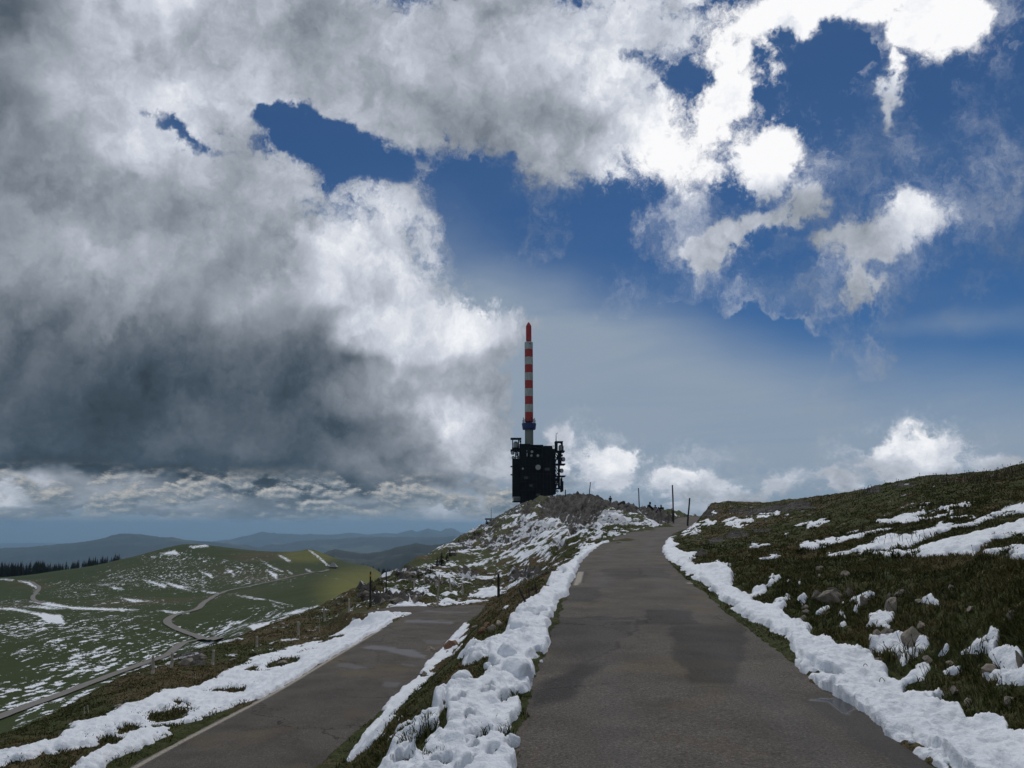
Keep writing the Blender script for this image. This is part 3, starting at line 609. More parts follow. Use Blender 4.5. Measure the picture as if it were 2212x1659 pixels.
def hit(px, py, ymin=3.0, ymax=2900):
    """first ground point on the line of sight through a picture point"""
    u0, b0 = ray(px, py)
    Ys = np.exp(np.linspace(math.log(ymin), math.log(ymax), 4000))
    zz = zat(u0*Ys, Ys)
    k = np.argmax(zz >= b0*Ys)
    if zz[k] < b0*Ys[k]:
        k = np.argmax(zz/Ys*(Ys < ymax))
    return Vector((u0*Ys[k], Ys[k], float(zz[k])))

# ------------------------------------------------------------------ materials of the land
def mat(name):
    m = bpy.data.materials.new(name); m.use_nodes = True
    nt = m.node_tree; nt.nodes.clear(); b = NB(nt)
    bs = b.node('ShaderNodeBsdfPrincipled'); out = b.node('ShaderNodeOutputMaterial')
    nt.links.new(bs.outputs[0], out.inputs[0])
    g = b.node('ShaderNodeNewGeometry')
    return m, b, bs, g.outputs['Position']
def bump(b, bs, h, strength=.5, dist=.02):
    n = b.node('ShaderNodeBump'); n.inputs['Strength'].default_value = strength; n.inputs['Distance'].default_value = dist
    b.put(n.inputs['Height'], h); b.nt.links.new(n.outputs[0], bs.inputs['Normal'])

M_ground, b, bs, Pp = mat('pasture_ground')
nz1 = b.noise(Pp, 1.1, 6, .65); nz2 = b.noise(Pp, 9.0, 6, .7); nz3 = b.noise(Pp, .08, 4, .6)
green = b.mix(b.mapr(nz2, .3, .7), (.020, .029, .006, 1), (.078, .094, .022, 1))
brn = b.mix(b.mapr(nz2, .3, .7), (.036, .027, .013, 1), (.16, .118, .056, 1))
fb = b.m('ADD', b.attr('brown'), b.m('MULTIPLY', b.m('SUBTRACT', nz1, .5), 1.6))
base = b.mix(b.mapr(fb, .35, 1.0, 0, 1, True), green, brn)
base = b.mix(b.m('MULTIPLY', b.attr('farw'), .7), base, b.mix(1.0, base, (.46, .66, .34, 1), 'MULTIPLY'))
base = b.mix(b.m('MULTIPLY', b.attr('sun_tint'), .85), base, (.155, .155, .030, 1))
rkn = b.noise(b.mapping(Pp, scale=(1, .5, .30)), 1.1, 9, .74)
rk = b.mix(b.mapr(rkn, .36, .66), (.020, .018, .016, 1), (.21, .195, .175, 1))
fr = b.m('ADD', b.attr('rocky'), b.m('MULTIPLY', b.m('SUBTRACT', nz1, .5), .9))
base = b.mix(b.mapr(fr, .42, .62, 0, 1, True), base, rk)
sn = b.noise(Pp, 3.2, 6, .72); sn2 = b.noise(Pp, .45, 5, .8)
fs = b.m('ADD', b.attr('snowf'), b.m('MULTIPLY', b.m('SUBTRACT', b.mixf(b.attr('farw'), sn, sn2), .5), b.mixf(b.attr('farw'), 2.6, 2.6)))
fs = b.mapr(fs, .0, .07, 0, 1, True)
base = b.mix(fs, base, (.82, .85, .90, 1))
b.put(bs.inputs['Base Color'], base); bs.inputs['Roughness'].default_value = .92
bs.inputs['Specular IOR Level'].default_value = .25
bump(b, bs, b.m('ADD', b.m('MULTIPLY', b.m('ADD', nz2, b.m('MULTIPLY', b.noise(Pp, 40, 3, .6), .35)), .07), b.m('MULTIPLY', rkn, b.mapr(fr, .42, .62, 0, .9))), 1.0, 1.0)

terrain = grid_mesh('terrain', Xg, Yg, Z, attrs={'snowf': snowF, 'rocky': rocky, 'brown': brown, 'sun_tint': sun_tint, 'farw': sstep(70, 200, Yg)})
terrain.data.materials.append(M_ground); terrain['kind'] = 'structure'

M_snow, b, bs, Pp = mat('old_snow')
n1 = b.noise(Pp, 3.0, 5, .6); n2 = b.noise(Pp, 30, 5, .65)
c = b.mix(b.mapr(n1, .3, .75), (.80, .84, .90, 1), (.88, .90, .93, 1))
c = b.mix(b.mapr(b.noise(Pp, 2.2, 5, .7), .5, .75, 0, .30), c, (.55, .54, .52, 1))
c = b.mix(b.mapr(b.noise(Pp, 48, 3, .75), .62, .72, 0, .45), c, (.22, .19, .15, 1))
b.put(bs.inputs['Base Color'], c); bs.inputs['Roughness'].default_value = .65; bs.inputs['Specular IOR Level'].default_value = .3
bump(b, bs, b.m('ADD', n1, b.m('MULTIPLY', n2, .5)), .8, .05)

# snow that lies on the ground near by, with its own thickness
hsnow = sdepth*np.where(PX > 700, .85, .6)*sstep(-.1, 1.5, snow)*(1+.5*fbm(Xg*1.4, Yg*1.4, 3))+.014*np.clip(snow, 0, 1)*fbm(Xg*7, Yg*7, 3)*(Yg < 40)+.012*np.clip(snow, 0, 1)*fbm(Xg*17, Yg*17, 2)*(Yg < 14)
left_bank = ((PX > 360) & (PX < 690) & (dm < MAIN_HW+2.4) & (Xg < np.interp(Yg, [p[1] for p in main_c[:-1]], [p[0] for p in main_c[:-1]])))
lump = sstep(0, 1.4, snow)*left_bank*sstep(MAIN_HW, MAIN_HW+.35, dm)*(1-sstep(MAIN_HW+.9, MAIN_HW+1.9, dm))
hsnow = hsnow+lump*(.005+.055*np.clip(fbm(Xg*1.5+3, Yg*1.2, 3), -.3, 1)+.045*fbm(Xg*5, Yg*5, 3)+sstep(14, 25, Yg)*.09*fbm(Xg*1.8, Yg*1.1, 3))
keep = (snow > -1.2) & (Yg < 100)
Zsn = Z+np.where(snow > 0, hsnow+.012, -.06+.06*np.clip(snow+1, 0, 1))
Zsn = np.where(snow > -1.2, Zsn, Z-.15)
snow_o = grid_mesh('snow_cover', Xg, Yg, Zsn, keep=keep)
snow_o.data.materials.append(M_snow); snow_o['kind'] = 'structure'

# ------------------------------------------------------------------ roads
def ribbon(name, path, hw, n_across, step, lift, attrfn=None, kind='structure', crown=.03):
    path = smooth_path(path[::3]+[path[-1]], step)
    pts = np.array(path); tan = np.gradient(pts[:, :2], axis=0); tan /= np.linalg.norm(tan, axis=1)[:, None]
    nrm = np.stack([tan[:, 1], -tan[:, 0]], 1)
    s = np.linspace(-1, 1, n_across)
    Xr = pts[:, 0:1]+nrm[:, 0:1]*s*hw; Yr = pts[:, 1:2]+nrm[:, 1:2]*s*hw
    Zr = pts[:, 2:3]+crown*(1-s**2)+lift+0*Xr
    at = attrfn(Xr, Yr, Zr, s) if attrfn else {}
    o = grid_mesh(name, Xr, Yr, Zr, attrs=at); o['kind'] = kind
    return o
def main_attr(X, Y, Zr, s):
    px, py = project(X, Y, Zr)
    wx = px+7*fbm(X*2, Y*2, 4); wy = py+1.8*fbm(X*2+9, Y*2, 3)
    o = np.zeros(X.shape)
    def add(pts, v, soft=2.0):
        nonlocal o
        o = np.maximum(o, v*sstep(-soft, soft, inpoly_sdf(wx, wy, pts)))
    z = lambda q: Zm(q, 500, 587.5, .1243)
    add(z([(1380, 300), (1960, 290), (2000, 520), (1900, 770), (1500, 765), (1390, 560)]), .7, 3.2)
    add(z([(1200, 180), (1560, 185), (1600, 290), (1380, 310), (1100, 300), (1060, 255), (1200, 240)]), .75)
    add(z([(540, 0), (840, 0), (780, 130), (500, 130)]), .5)
    add(z([(430, 255), (1060, 258), (1110, 330), (900, 480), (650, 600), (380, 560)]), .42, 3)
    add(z([(300, 820), (640, 600), (820, 620), (560, 900), (250, 960)]), .9, 5)
    add([(606, 569), (668, 568), (672, 577), (640, 578), (604, 577)], .45, 1.5)
    add([(579, 571), (588, 571), (584, 584), (572, 586)], .5, 1)
    crack = inpoly_sdf(wx, wy, z([(430, 250), (1060, 252), (1120, 290), (1110, 330), (900, 490), (640, 590), (640, 600), (905, 500), (1125, 335), (1140, 290), (1380, 300), (1380, 285), (1070, 245), (430, 244)]))
    o = np.maximum(o, .8*sstep(-.8, .5, crack))
    wet = sstep(-6, 6, inpoly_sdf(wx, wy, Zm([(720, 780), (980, 930), (1130, 1040), (1420, 1200), (1900, 1457), (1300, 1500), (900, 1250), (640, 1060), (470, 930), (560, 880), (740, 860)], 750, 587.5, .1239)))
    wet = np.maximum(wet, .8*sstep(0, .10, np.abs(s)[None]-.9+.0*X)*sstep(-.3, .4, fbm(X*.8, Y*.8, 2)))
    pud = sstep(-.6, .8, inpoly_sdf(px, py, Zm([(440, 915), (560, 895), (650, 900), (720, 880), (790, 860), (850, 880), (840, 960), (800, 1025), (720, 1000), (660, 930), (560, 915)], 750, 587.5, .1239)))
    tr = (np.exp(-((s[None]+.42)/.14)**2)+np.exp(-((s[None]-.46)/.15)**2))*(.5+.5*fbm(X*.5, Y*.25, 3))
    return {'dark': np.clip(o+.16*np.clip(fbm(X*.6, Y*.4, 3), 0, 1), 0, 1), 'wet': wet, 'puddle': pud, 'salt': .16*np.clip(tr, 0, 1), 'line': np.maximum(sstep(-.3, .3, inpoly_sdf(px, py, [(577.5, 571.7), (584, 571.7), (579, 585.2), (573, 585.2)])), sstep(-.3, .3, inpoly_sdf(px, py, [(686.5, 582.6), (697, 582.6), (697, 583.6), (687, 583.6)])))}
def low_attr(X, Y, Zr, s):
    px, py = project(X, Y, Zr)
    wx = px+4*fbm(X*1.5, Y*1.5, 3); wy = py+1.0*fbm(X*2+9, Y*2, 3)
    z = lambda q: Zm(q, 300, 587.5, .1243)
    o = np.zeros(X.shape)
    for q, v in (([(510, 480), (640, 465), (780, 480), (900, 510), (1000, 545), (990, 570), (860, 555), (700, 510), (560, 495)], .75), ([(300, 610), (400, 608), (540, 650), (440, 660), (330, 640)], .4), ([(840, 262), (1060, 265), (1240, 275), (1210, 298), (1000, 285), (840, 280)], .7),
                 ([(930, 178), (1140, 190), (1370, 195), (1330, 205), (1120, 200), (960, 190)], .55), ([(820, 610), (930, 620), (920, 635), (830, 625)], .4), ([(670, 760), (820, 770), (800, 810), (680, 800)], .45), ([(1000, 420), (1160, 425), (1150, 460), (1010, 455)], .35), ([(1010, 480), (1100, 485), (1090, 500)], .35)):
        o = np.maximum(o, v*sstep(-1.0, 1.0, inpoly_sdf(wx, wy, z(q))))
    line = sstep(.80, .81, -s)[None]*(1-sstep(.865, .875, -s))[None]*(Y < 26.5)+0*X
    return {'dark': .12+.2*np.clip(fbm(X*.3, Y*.3, 3), 0, 1), 'wet': 0*o, 'puddle': 0*o, 'salt': o, 'line': line}
M_road, b, bs, Pp = mat('worn_asphalt')
g1 = b.noise(Pp, 42, 4, .9); g2 = b.noise(Pp, 1.2, 5, .6); g3 = b.noise(Pp, 260, 1, .5)
a1 = b.mix(b.mapr(g1, .33, .70), (.024, .021, .018, 1), (.21, .182, .152, 1))
a1 = b.mix(b.mapr(g1, .63, .69, 0, .9), a1, (.38, .34, .30, 1))
a1 = b.mix(b.mapr(g2, .42, .64, 0, .85), a1, b.mix(1.0, a1, (.66, .64, .63, 1), 'MULTIPLY'))
a1 = b.mix(b.mapr(b.noise(Pp, .7, 3, .5), .55, .72, 0, .5), a1, (.15, .118, .062, 1))
vc = b.node('ShaderNodeTexVoronoi', feature='DISTANCE_TO_EDGE'); b.put(vc.inputs['Vector'], b.vm('ADD', Pp, b.vm('SCALE', b.noise(Pp, 1.6, 4, .6, color=True), scale=.9))); vc.inputs['Scale'].default_value = .42
crk = b.m('MULTIPLY', b.mapr(vc.outputs['Distance'], .002, .009, 1, 0), b.mapr(b.noise(Pp, .25, 2, .5), .46, .56))
a1 = b.mix(b.m('MULTIPLY', crk, .8), a1, (.012, .011, .010, 1))
a1 = b.mix(b.attr('dark'), a1, b.mix(1.0, a1, (.33, .35, .41, 1), 'MULTIPLY'))
a1 = b.mix(b.attr('salt'), a1, b.mix(g1, (.12, .12, .13, 1), (.26, .265, .28, 1)))
a1 = b.mix(b.m('MULTIPLY', b.attr('line'), b.mapr(g1, .36, .5)), a1, (.42, .38, .32, 1))
wt_ = b.attr('wet'); a1 = b.mix(wt_, a1, b.mix(1.0, a1, (.36, .35, .36, 1), 'MULTIPLY'))
b.put(bs.inputs['Base Color'], a1)
bs.inputs['Specular IOR Level'].default_value = .3
rg = b.mixf(wt_, .92, .7); rg = b.mixf(b.attr('puddle'), rg, .05); b.put(bs.inputs['Roughness'], rg)
bh = b.m('MULTIPLY', b.m('ADD', g1, b.m('MULTIPLY', g3, .3)), b.m('SUBTRACT', 1.0, b.attr('puddle')))
bump(b, bs, bh, .7, .012)
main_road = ribbon('road', main_c, MAIN_HW+.15, 61, .07, 0.0, main_attr)
low_road = ribbon('lower_road', low_c, LOW_HW+.15, 61, .09, 0.0, low_attr)
branch = ribbon('road_branch', low_b, LOW_HW+.15, 31, .15, -.012, lambda X, Y, Zr, s: {'dark': .2+0*X, 'wet': 0*X, 'puddle': 0*X, 'salt': 0*X}, crown=.02)
for o in (main_road, low_road, branch): o.data.materials.append(M_road)
M_track, b, bs, Pp = mat('pale_lane')
b.put(bs.inputs['Base Color'], b.mix(b.noise(Pp, .6, 4, .6), (.15, .14, .125, 1), (.23, .215, .195, 1))); bs.inputs['Roughness'].default_value = .95
def lane(name, pxs, hw):
    pts = []
    for px, py in pxs:
        h = hit(px, py, ymin=95); pts.append((h.x, h.y, 0.0))
    path = smooth_path(pts, 3.0)
    pts = np.array(path); tan = np.gradient(pts[:, :2], axis=0); tan /= np.linalg.norm(tan, axis=1)[:, None]+1e-9
    nrm = np.stack([tan[:, 1], -tan[:, 0]], 1); s = np.linspace(-1, 1, 5)
    Xr = pts[:, 0:1]+nrm[:, 0:1]*s*hw; Yr = pts[:, 1:2]+nrm[:, 1:2]*s*hw
    Zr = zat(Xr, Yr); Zr = (Zr+Zr.max(axis=1, keepdims=True))/2+.25
    o = grid_mesh(name, Xr, Yr, Zr); o['kind'] = 'structure'; o.data.materials.append(M_track); return o
lane('valley_lane', [(-30, 728), (0, 718), (59, 696), (117, 674), (150, 662), (169, 655), (177, 648), (186, 643), (203, 640), (211, 640), (219, 641)], 1.45)
lane('valley_lane', [(206, 639.8), (198, 637.3), (190, 634.5), (177, 629.5), (168, 624), (169, 619), (180, 614), (197, 609.5), (203, 604), (210, 599.5), (222, 593.5), (254, 585.5), (288, 578), (311, 573), (328, 570)], 1.45)
lane('meadow_track', [(24, 581), (33, 583), (39, 587), (37, 592), (33, 596.5), (35, 601), (44, 603)], 1.3)

# ================================================================== mesh helpers
def bm_box(bm, x0, x1, y0, y1, z0, z1):
    v = [bm.verts.new((x, y, z)) for z in (z0, z1) for x, y in ((x0, y0), (x1, y0), (x1, y1), (x0, y1))]
    for f in ((3, 2, 1, 0), (4, 5, 6, 7), (0, 1, 5, 4), (1, 2, 6, 5), (2, 3, 7, 6), (3, 0, 4, 7)): bm.faces.new([v[i] for i in f])
def bm_tube(bm, p0, p1, r0, r1=None, seg=8, cap=True):
    r1 = r0 if r1 is None else r1
    p0, p1 = Vector(p0), Vector(p1); d = (p1-p0).normalized()
    a = d.orthogonal().normalized(); c = d.cross(a)
    rings = []
    for p, r in ((p0, r0), (p1, r1)):
        rings.append([bm.verts.new(p+(a*math.cos(t)+c*math.sin(t))*r) for t in [2*math.pi*k/seg for k in range(seg)]])
    for k in range(seg): bm.faces.new((rings[0][k], rings[0][(k+1) % seg], rings[1][(k+1) % seg], rings[1][k]))
    if cap: bm.faces.new(rings[0][::-1]); bm.faces.new(rings[1])
def bm_lathe(bm, c, prof, seg=24):
    """prof: (radius, z) from bottom to top round the vertical through c"""
    rings = []
    for r, z in prof:
        rings.append([bm.verts.new((c[0]+r*math.cos(2*math.pi*k/seg), c[1]+r*math.sin(2*math.pi*k/seg), c[2]+z)) for k in range(seg)])
    for a, b_ in zip(rings[:-1], rings[1:]):
        for k in range(seg): bm.faces.new((a[k], a[(k+1) % seg], b_[(k+1) % seg], b_[k]))
    bm.faces.new(rings[0][::-1]); bm.faces.new(rings[-1])
def link(name, bm, m, parent=None, smooth=False, loc=None):
    me = bpy.data.meshes.new(name); bm.normal_update(); bm.to_mesh(me); bm.free()
    if smooth: me.polygons.foreach_set('use_smooth', [True]*len(me.polygons))
    me.materials.append(m)
    o = bpy.data.objects.new(name, me); COL.objects.link(o)
    if parent is not None: o.parent = parent
    if loc is not None: o.location = loc
    return o
def tag(o, label, cat, group=None, kind=None):
    if label: o['label'] = label
    if cat: o['category'] = cat
    if group: o['group'] = group
    if kind: o['kind'] = kind
    return o
def empty(name, loc, rz=0):
    o = bpy.data.objects.new(name, None); COL.objects.link(o); o.empty_display_size = .3
    o.location = loc; o.rotation_euler = (0, 0, rz); return o
def copy_tree(o, parent=None):
    c = o.copy(); COL.objects.link(c)
    if parent is not None: c.parent = parent; c.matrix_parent_inverse = o.matrix_parent_inverse.copy()
    for ch in o.children: copy_tree(ch, c)
    return c
def simple(name, c0, c1=None, scale=6, rough=.8, bmp=0, stretch=(1, 1, 1), metal=0):
    m, b, bs, Pp = mat(name)
    if c1 is None: c1 = tuple(x*.7 for x in c0)
    tcn = b.node('ShaderNodeTexCoord').outputs['Object']
    nz = b.noise(b.mapping(tcn, scale=stretch), scale, 6, .65)
    b.put(bs.inputs['Base Color'], b.mix(b.mapr(nz, .3, .7), (*c0, 1), (*c1, 1)))
    bs.inputs['Roughness'].default_value = rough; bs.inputs['Metallic'].default_value = metal
    if bmp: bump(b, bs, nz, bmp, .03)
    return m
M_black = simple('dark_weathered_cladding', (.004, .004, .004), (.009, .008, .008), .4, .85, 0, (1, 1, .2))
M_steel = simple('dark_steel', (.008, .008, .009), (.016, .016, .016), 1, .7)
for _m in (M_black, M_steel): _m.node_tree.nodes['Principled BSDF'].inputs['Specular IOR Level'].default_value = .08
M_radome = simple('pale_radome', (.36, .38, .38), (.27, .29, .29), .5, .6)
M_white = simple('weathered_white_paint', (.50, .52, .50), (.27, .29, .28), .8, .6, 0, (1, 1, .25))
M_red = simple('signal_red_paint', (.50, .014, .008), (.27, .010, .008), .8, .55)
M_blue = simple('deep_blue_paint', (.010, .024, .16), (.008, .018, .11), .4, .55)
M_conc = simple('grey_concrete', (.20, .22, .19), (.14, .16, .14), .3, .85, 0, (1, 1, .2))
M_wood = simple('weathered_grey_wood', (.50, .45, .38), (.26, .22, .18), 9, .9, .4, (6, 6, .6))
M_dwood = simple('dark_tarred_wood', (.035, .028, .022), (.015, .012, .010), 9, .85, .3, (6, 6, .6))
M_yellow = simple('yellow_reflector', (.55, .30, .02), (.45, .22, .02), 5, .6)
M_roof = simple('pale_shingle_roof', (.34, .32, .29), (.22, .21, .19), 3, .85)
M_plaster = simple('grey_render_wall', (.10, .095, .085), (.06, .058, .052), 1.5, .9)
def stone_mat(name, a, c, moss=.3):
    m, b, bs, Pp = mat(name)
    n1 = b.noise(Pp, 3.5, 7, .68); n2 = b.noise(Pp, 22, 5, .7)
    col = b.mix(b.mapr(n1, .3, .7), (*a, 1), (*c, 1))
    col = b.mix(b.mapr(n2, .55, .72, 0, .6), col, (.05, .046, .04, 1))
    g = b.node('ShaderNodeNewGeometry'); s = b.node('ShaderNodeSeparateXYZ'); b.put(s.inputs[0], g.outputs['Normal'])
    col = b.mix(b.m('MULTIPLY', b.mapr(b.noise(Pp, 6, 4, .6), .5, .62), moss), col, (.05, .052, .02, 1))
    b.put(bs.inputs['Base Color'], col); bs.inputs['Roughness'].default_value = .9
    bump(b, bs, b.m('ADD', n1, b.m('MULTIPLY', n2, .4)), .8, .05); return m
M_lime = stone_mat('grey_limestone', (.31, .265, .21), (.13, .11, .085), .35)
M_lime2 = stone_mat('pale_warm_limestone', (.38, .32, .25), (.22, .18, .14), .12)
M_red_stone = stone_mat('reddish_stone', (.27, .14, .08), (.16, .085, .05), .1)
M_cliff = stone_mat('rough_grey_cliff', (.105, .095, .085), (.028, .024, .02), .25)

# ================================================================== the transmitter tower, about 500 m off
TY = 500.0
def tp(zx, zy, y=TY):
    px = (1900+zx*.51230)/4; py = (1250+zy*.51236)/4
    v = P(px, py, TY); v.y = y; return v
tower = empty('telecom_tower', tp(418, 1500))
tag(tower, 'tall black transmitter tower with red and white striped mast on the rocky ridge', 'tower')
TL = tower.location.copy()
def tl(zx, zy, dy=0.0):
    v = tp(zx, zy)-TL; v.y = dy; return v
def tpart(name, bm, m, parent=None, smooth=False):
    return link(name, bm, m, parent or tower, smooth)
S = (tp(419, 1000)-tp(418, 1000)).length
def tbox(bm, x0, x1, y0, y1, d0, d1):
    a = tl(x0, y1); c = tl(x1, y0); bm_box(bm, a.x, c.x, d0, d1, a.z, c.z)
# plinth and body
bm = bmesh.new(); tbox(bm, 355, 505, 1470, 1560, -9, 9); tbox(bm, 505, 600, 1490, 1570, -7, 9); tpart('plinth', bm, M_black)
bm = bmesh.new()
tbox(bm, 352, 598, 1068, 1500, -13, 13); tbox(bm, 290, 352, 1150, 1442, -10, 11); tbox(bm, 598, 622, 1075, 1420, -10, 11)
tbox(bm, 300, 352, 1442, 1475, -9, 9)
body = tpart('body', bm, M_black)
for k in range(9):                                  # upright ribs of the cladding
    bm = bmesh.new(); x = 366+k*27; tbox(bm, x, x+2.0, 1160, 1492, -13.3, -13.003); tpart('cladding_rib', bm, M_steel)
for y in (1205, 1268, 1330, 1392):
    bm = bmesh.new(); tbox(bm, 352, 598, y, y+3.5, -13.8, -13.31); tpart('facade_ledge', bm, M_steel)
for x0, x1, y0, y1 in ((380, 410, 1290, 1310), (540, 575, 1225, 1245), (420, 450, 1350, 1368), (470, 500, 1420, 1440)):
    bm = bmesh.new(); tbox(bm, x0, x1, y0, y1, -13.2, -13.003); tpart('window', bm, simple('dark_window_glass', (.02, .025, .03), None, 1, .12) if 'dark_window_glass' not in bpy.data.materials else bpy.data.materials['dark_window_glass'])
# roof structures
bm = bmesh.new(); tbox(bm, 350, 424, 1042, 1067.5, -8, 8); tbox(bm, 346, 428, 1036, 1042, -9, 9); tpart('penthouse', bm, M_black)
bm = bmesh.new(); tbox(bm, 430, 524, 1052, 1067.5, -11, 9); tbox(bm, 426, 528, 1047, 1052, -12, 10); tpart('penthouse', bm, M_black)
bm = bmesh.new(); tbox(bm, 532, 600, 1056, 1067.5, -8, 8); tbox(bm, 529, 598, 1050, 1056, -7, 9); tpart('penthouse', bm, M_steel)
bm = bmesh.new(); bm_tube(bm, tl(497, 1047), tl(497, 1034), .5, seg=6); tpart('roof_vent', bm, M_steel)
bm = bmesh.new()
for x in range(532, 640, 12): bm_tube(bm, tl(x, 1068, -12), tl(x, 1055, -12), .12, seg=5)
bm_tube(bm, tl(532, 1056, -12), tl(628, 1056, -12), .12, seg=5); tpart('roof_railing', bm, M_steel)
# framed recess on the front with small dishes
bm = bmesh.new()
for x in (424, 521): tbox(bm, x-2.5, x+2.5, 1078, 1145, -15.5, -13.01)
tbox(bm, 424, 521, 1143, 1147, -16, -13.01); tbox(bm, 424, 521, 1072, 1076, -16, -13.01); tpart('front_frame', bm, M_steel)
# platforms and lattice on the right
bm = bmesh.new()
for y, x1 in ((1088, 697), (1188, 701), (1280, 703), (1375, 684)):
    bm.free(); bm = bmesh.new()
    tbox(bm, 622.2, x1, y-4, y+3, -6, 6)
    tpart('platform', bm, M_black); bm = bmesh.new()
bm.free()
for dy in (-5.5, 5.5):
    bm = bmesh.new()
    for x, y0, y1 in ((655, 1084, 1375), (668, 1084, 1184), (674, 1290, 1400), (682, 1320, 1400)):
        bm_tube(bm, tl(x, y0, dy), tl(x, y1, dy), .38, seg=6)
    for ax, ay, bx, by in ((624, 1105, 652, 1150), (652, 1100, 624, 1175), (640, 1100, 660, 1180), (624, 1205, 656, 1270), (624, 1275, 640, 1260), (626, 1300, 664, 1370), (628, 1370, 650, 1300), (624, 1385, 650, 1400)):
        bm_tube(bm, tl(ax, ay, dy), tl(bx, by, dy), .28, seg=5)
    bm_tube(bm, tl(670, 1322, dy), tl(684, 1322, dy), .2, seg=5); bm_tube(bm, tl(670, 1345, dy), tl(684, 1345, dy), .2, seg=5)
    tpart('lattice_frame', bm, M_steel)
# left: short platforms, open frame with dishes, railed balcony
for bx in ((277, 289.8, 1201, 1205, -4, 4), (277, 289.8, 1265, 1269, -4, 4), (277, 351.8, 1076, 1083, -7, 7), (291, 351.8, 1476, 1480, -9.5, 9.5)):
    bm = bmesh.new(); tbox(bm, *bx); tpart('platform', bm, M_black)
for dy in (-6, 6):
    bm = bmesh.new()
    for x in (318, 334, 349): bm_tube(bm, tl(x, 1083, dy), tl(x, 1150, dy), .35, seg=6)
    bm_tube(bm, tl(318, 1085, dy), tl(349, 1150, dy), .22, seg=5); bm_tube(bm, tl(312, 1112, dy), tl(352, 1112, dy), .25, seg=5); bm_tube(bm, tl(312, 1137, dy), tl(352, 1137, dy), .25, seg=5)
    tpart('lattice_frame', bm, M_steel)
bm = bmesh.new()
for k in range(9): bm_tube(bm, tl(292+k*7.2, 1442, -10.6), tl(292+k*7.2, 1474, -10.6), .16, seg=5)
bm_tube(bm, tl(291, 1446, -10.6), tl(351, 1446, -10.6), .2, seg=5); tpart('balcony_railing', bm, M_radome)
# the two roof cages with radomes
def cage(x0, x1, ytop, ybase, rx0, rx1, ry0, ry1):
    bm = bmesh.new(); tbox(bm, x0-3, x1+2, ytop-3, ytop+2, -5, 5)
    for x in (x0+14, x1-3, x1-20 if x1-x0 > 70 else x0+3):
        for dy in (-4.4, 4.4): bm_tube(bm, tl(x, ytop+2, dy), tl(x, ybase, dy), .33, seg=6)
    bm_tube(bm, tl(x1-22, ytop+4, -4.4), tl(x1-4, ytop+34, -4.4), .25, seg=5)
    bm_tube(bm, tl(x1-20, ytop+30, -4.4), tl(x1-4, ytop+30, -4.4), .2, seg=5)
    c = tpart('radome_cage', bm, M_steel)
    cx = (rx0+rx1)/2; r = (tl(rx1, 0).x-tl(rx0, 0).x)/2; z0 = tl(0, ry1).z; h = tl(0, ry0).z-z0
    bm = bmesh.new(); bm_lathe(bm, (tl(cx, 0).x, 0, z0), [(r*.9, 0), (r, .4), (r, h*.68), (r*.9, h*.82), (r*.62, h*.95), (r*.12, h)], 20)
    tpart('radome', bm, M_radome, c, True)
cage(280, 360, 987, 1076, 299, 336, 1006, 1062)
cage(625, 682, 1013, 1084, 641, 680, 1032, 1083)
bm = bmesh.new(); tbox(bm, 288, 352, 1060, 1076, -5.4, 5.4); tpart('equipment_box', bm, M_black)
bm = bmesh.new(); bm_tube(bm, tl(633, 1012), tl(633, 962), .32, .22, 6); bm_tube(bm, tl(633, 962), tl(633, 938), .16, .08, 5); bm_tube(bm, tl(630, 958), tl(644, 940), .10, seg=4); bm_tube(bm, tl(643, 947), tl(643, 936), .12, seg=4); tpart('whip_antenna', bm, M_steel)
# dishes
def dish(x, y, r, dirx, diry, y0, m=M_radome):
    """shrouded dish: drum with a pale membrane over its mouth"""
    c = tl(x, y, y0); d = Vector((dirx, diry, 0)).normalized(); R = r*S
    bm = bmesh.new(); bm_tube(bm, c-d*R*.9, c-d*R*.35, R*.35, R*.98, 20); bm_tube(bm, c-d*R*.35, c+d*R*.25, R*.98, R*.98, 20)
    bm_tube(bm, c-d*R*1.6, c-d*R*.9, R*.14, seg=6)
    o = tpart('antenna_dish', bm, M_steel if m is M_radome else M_black)
    bm = bmesh.new(); bm_tube(bm, c+d*(R*.25+.01), c+d*(R*.34), R, R*.93, 20); tpart('membrane', bm, m, o)
for a in ((293, 1103, 15, -1, -1.1, -6), (298, 1139, 13.5, -1, -1.1, -6), (440, 1104, 10, 0, -1, -15), (436, 1133, 9, -.2, -1, -15), (485, 1133, 9.5, 0, -1, -15), (486, 1223, 20, 0, -1, -15.5),
          (371, 1232, 7.5, 0, -1, -14.8), (401, 1097, 4, 0, -1, -14.6), (686, 1151, 18, 1, -1, -5), (673, 1239, 17, .9, -1, -5)): dish(*a)
dish(643, 1308, 17, -.5, -1, -5, M_steel)
bm = bmesh.new(); tbox(bm, 400, 407, 1112, 1138, -14.4, -13.02); tpart('panel_antenna', bm, M_radome)
bm = bmesh.new(); tbox(bm, 673, 683, 1112, 1126, -4, -1); tbox(bm, 669, 673, 1118, 1120, -3, -2); tpart('panel_antenna', bm, M_steel)
bm = bmesh.new(); tbox(bm, 645, 650, 1100, 1134, -5, -3.6); tpart('panel_antenna', bm, M_radome)
bm = bmesh.new(); tbox(bm, 330, 336, 1093, 1110, -7, -6); tpart('panel_antenna', bm, M_radome)
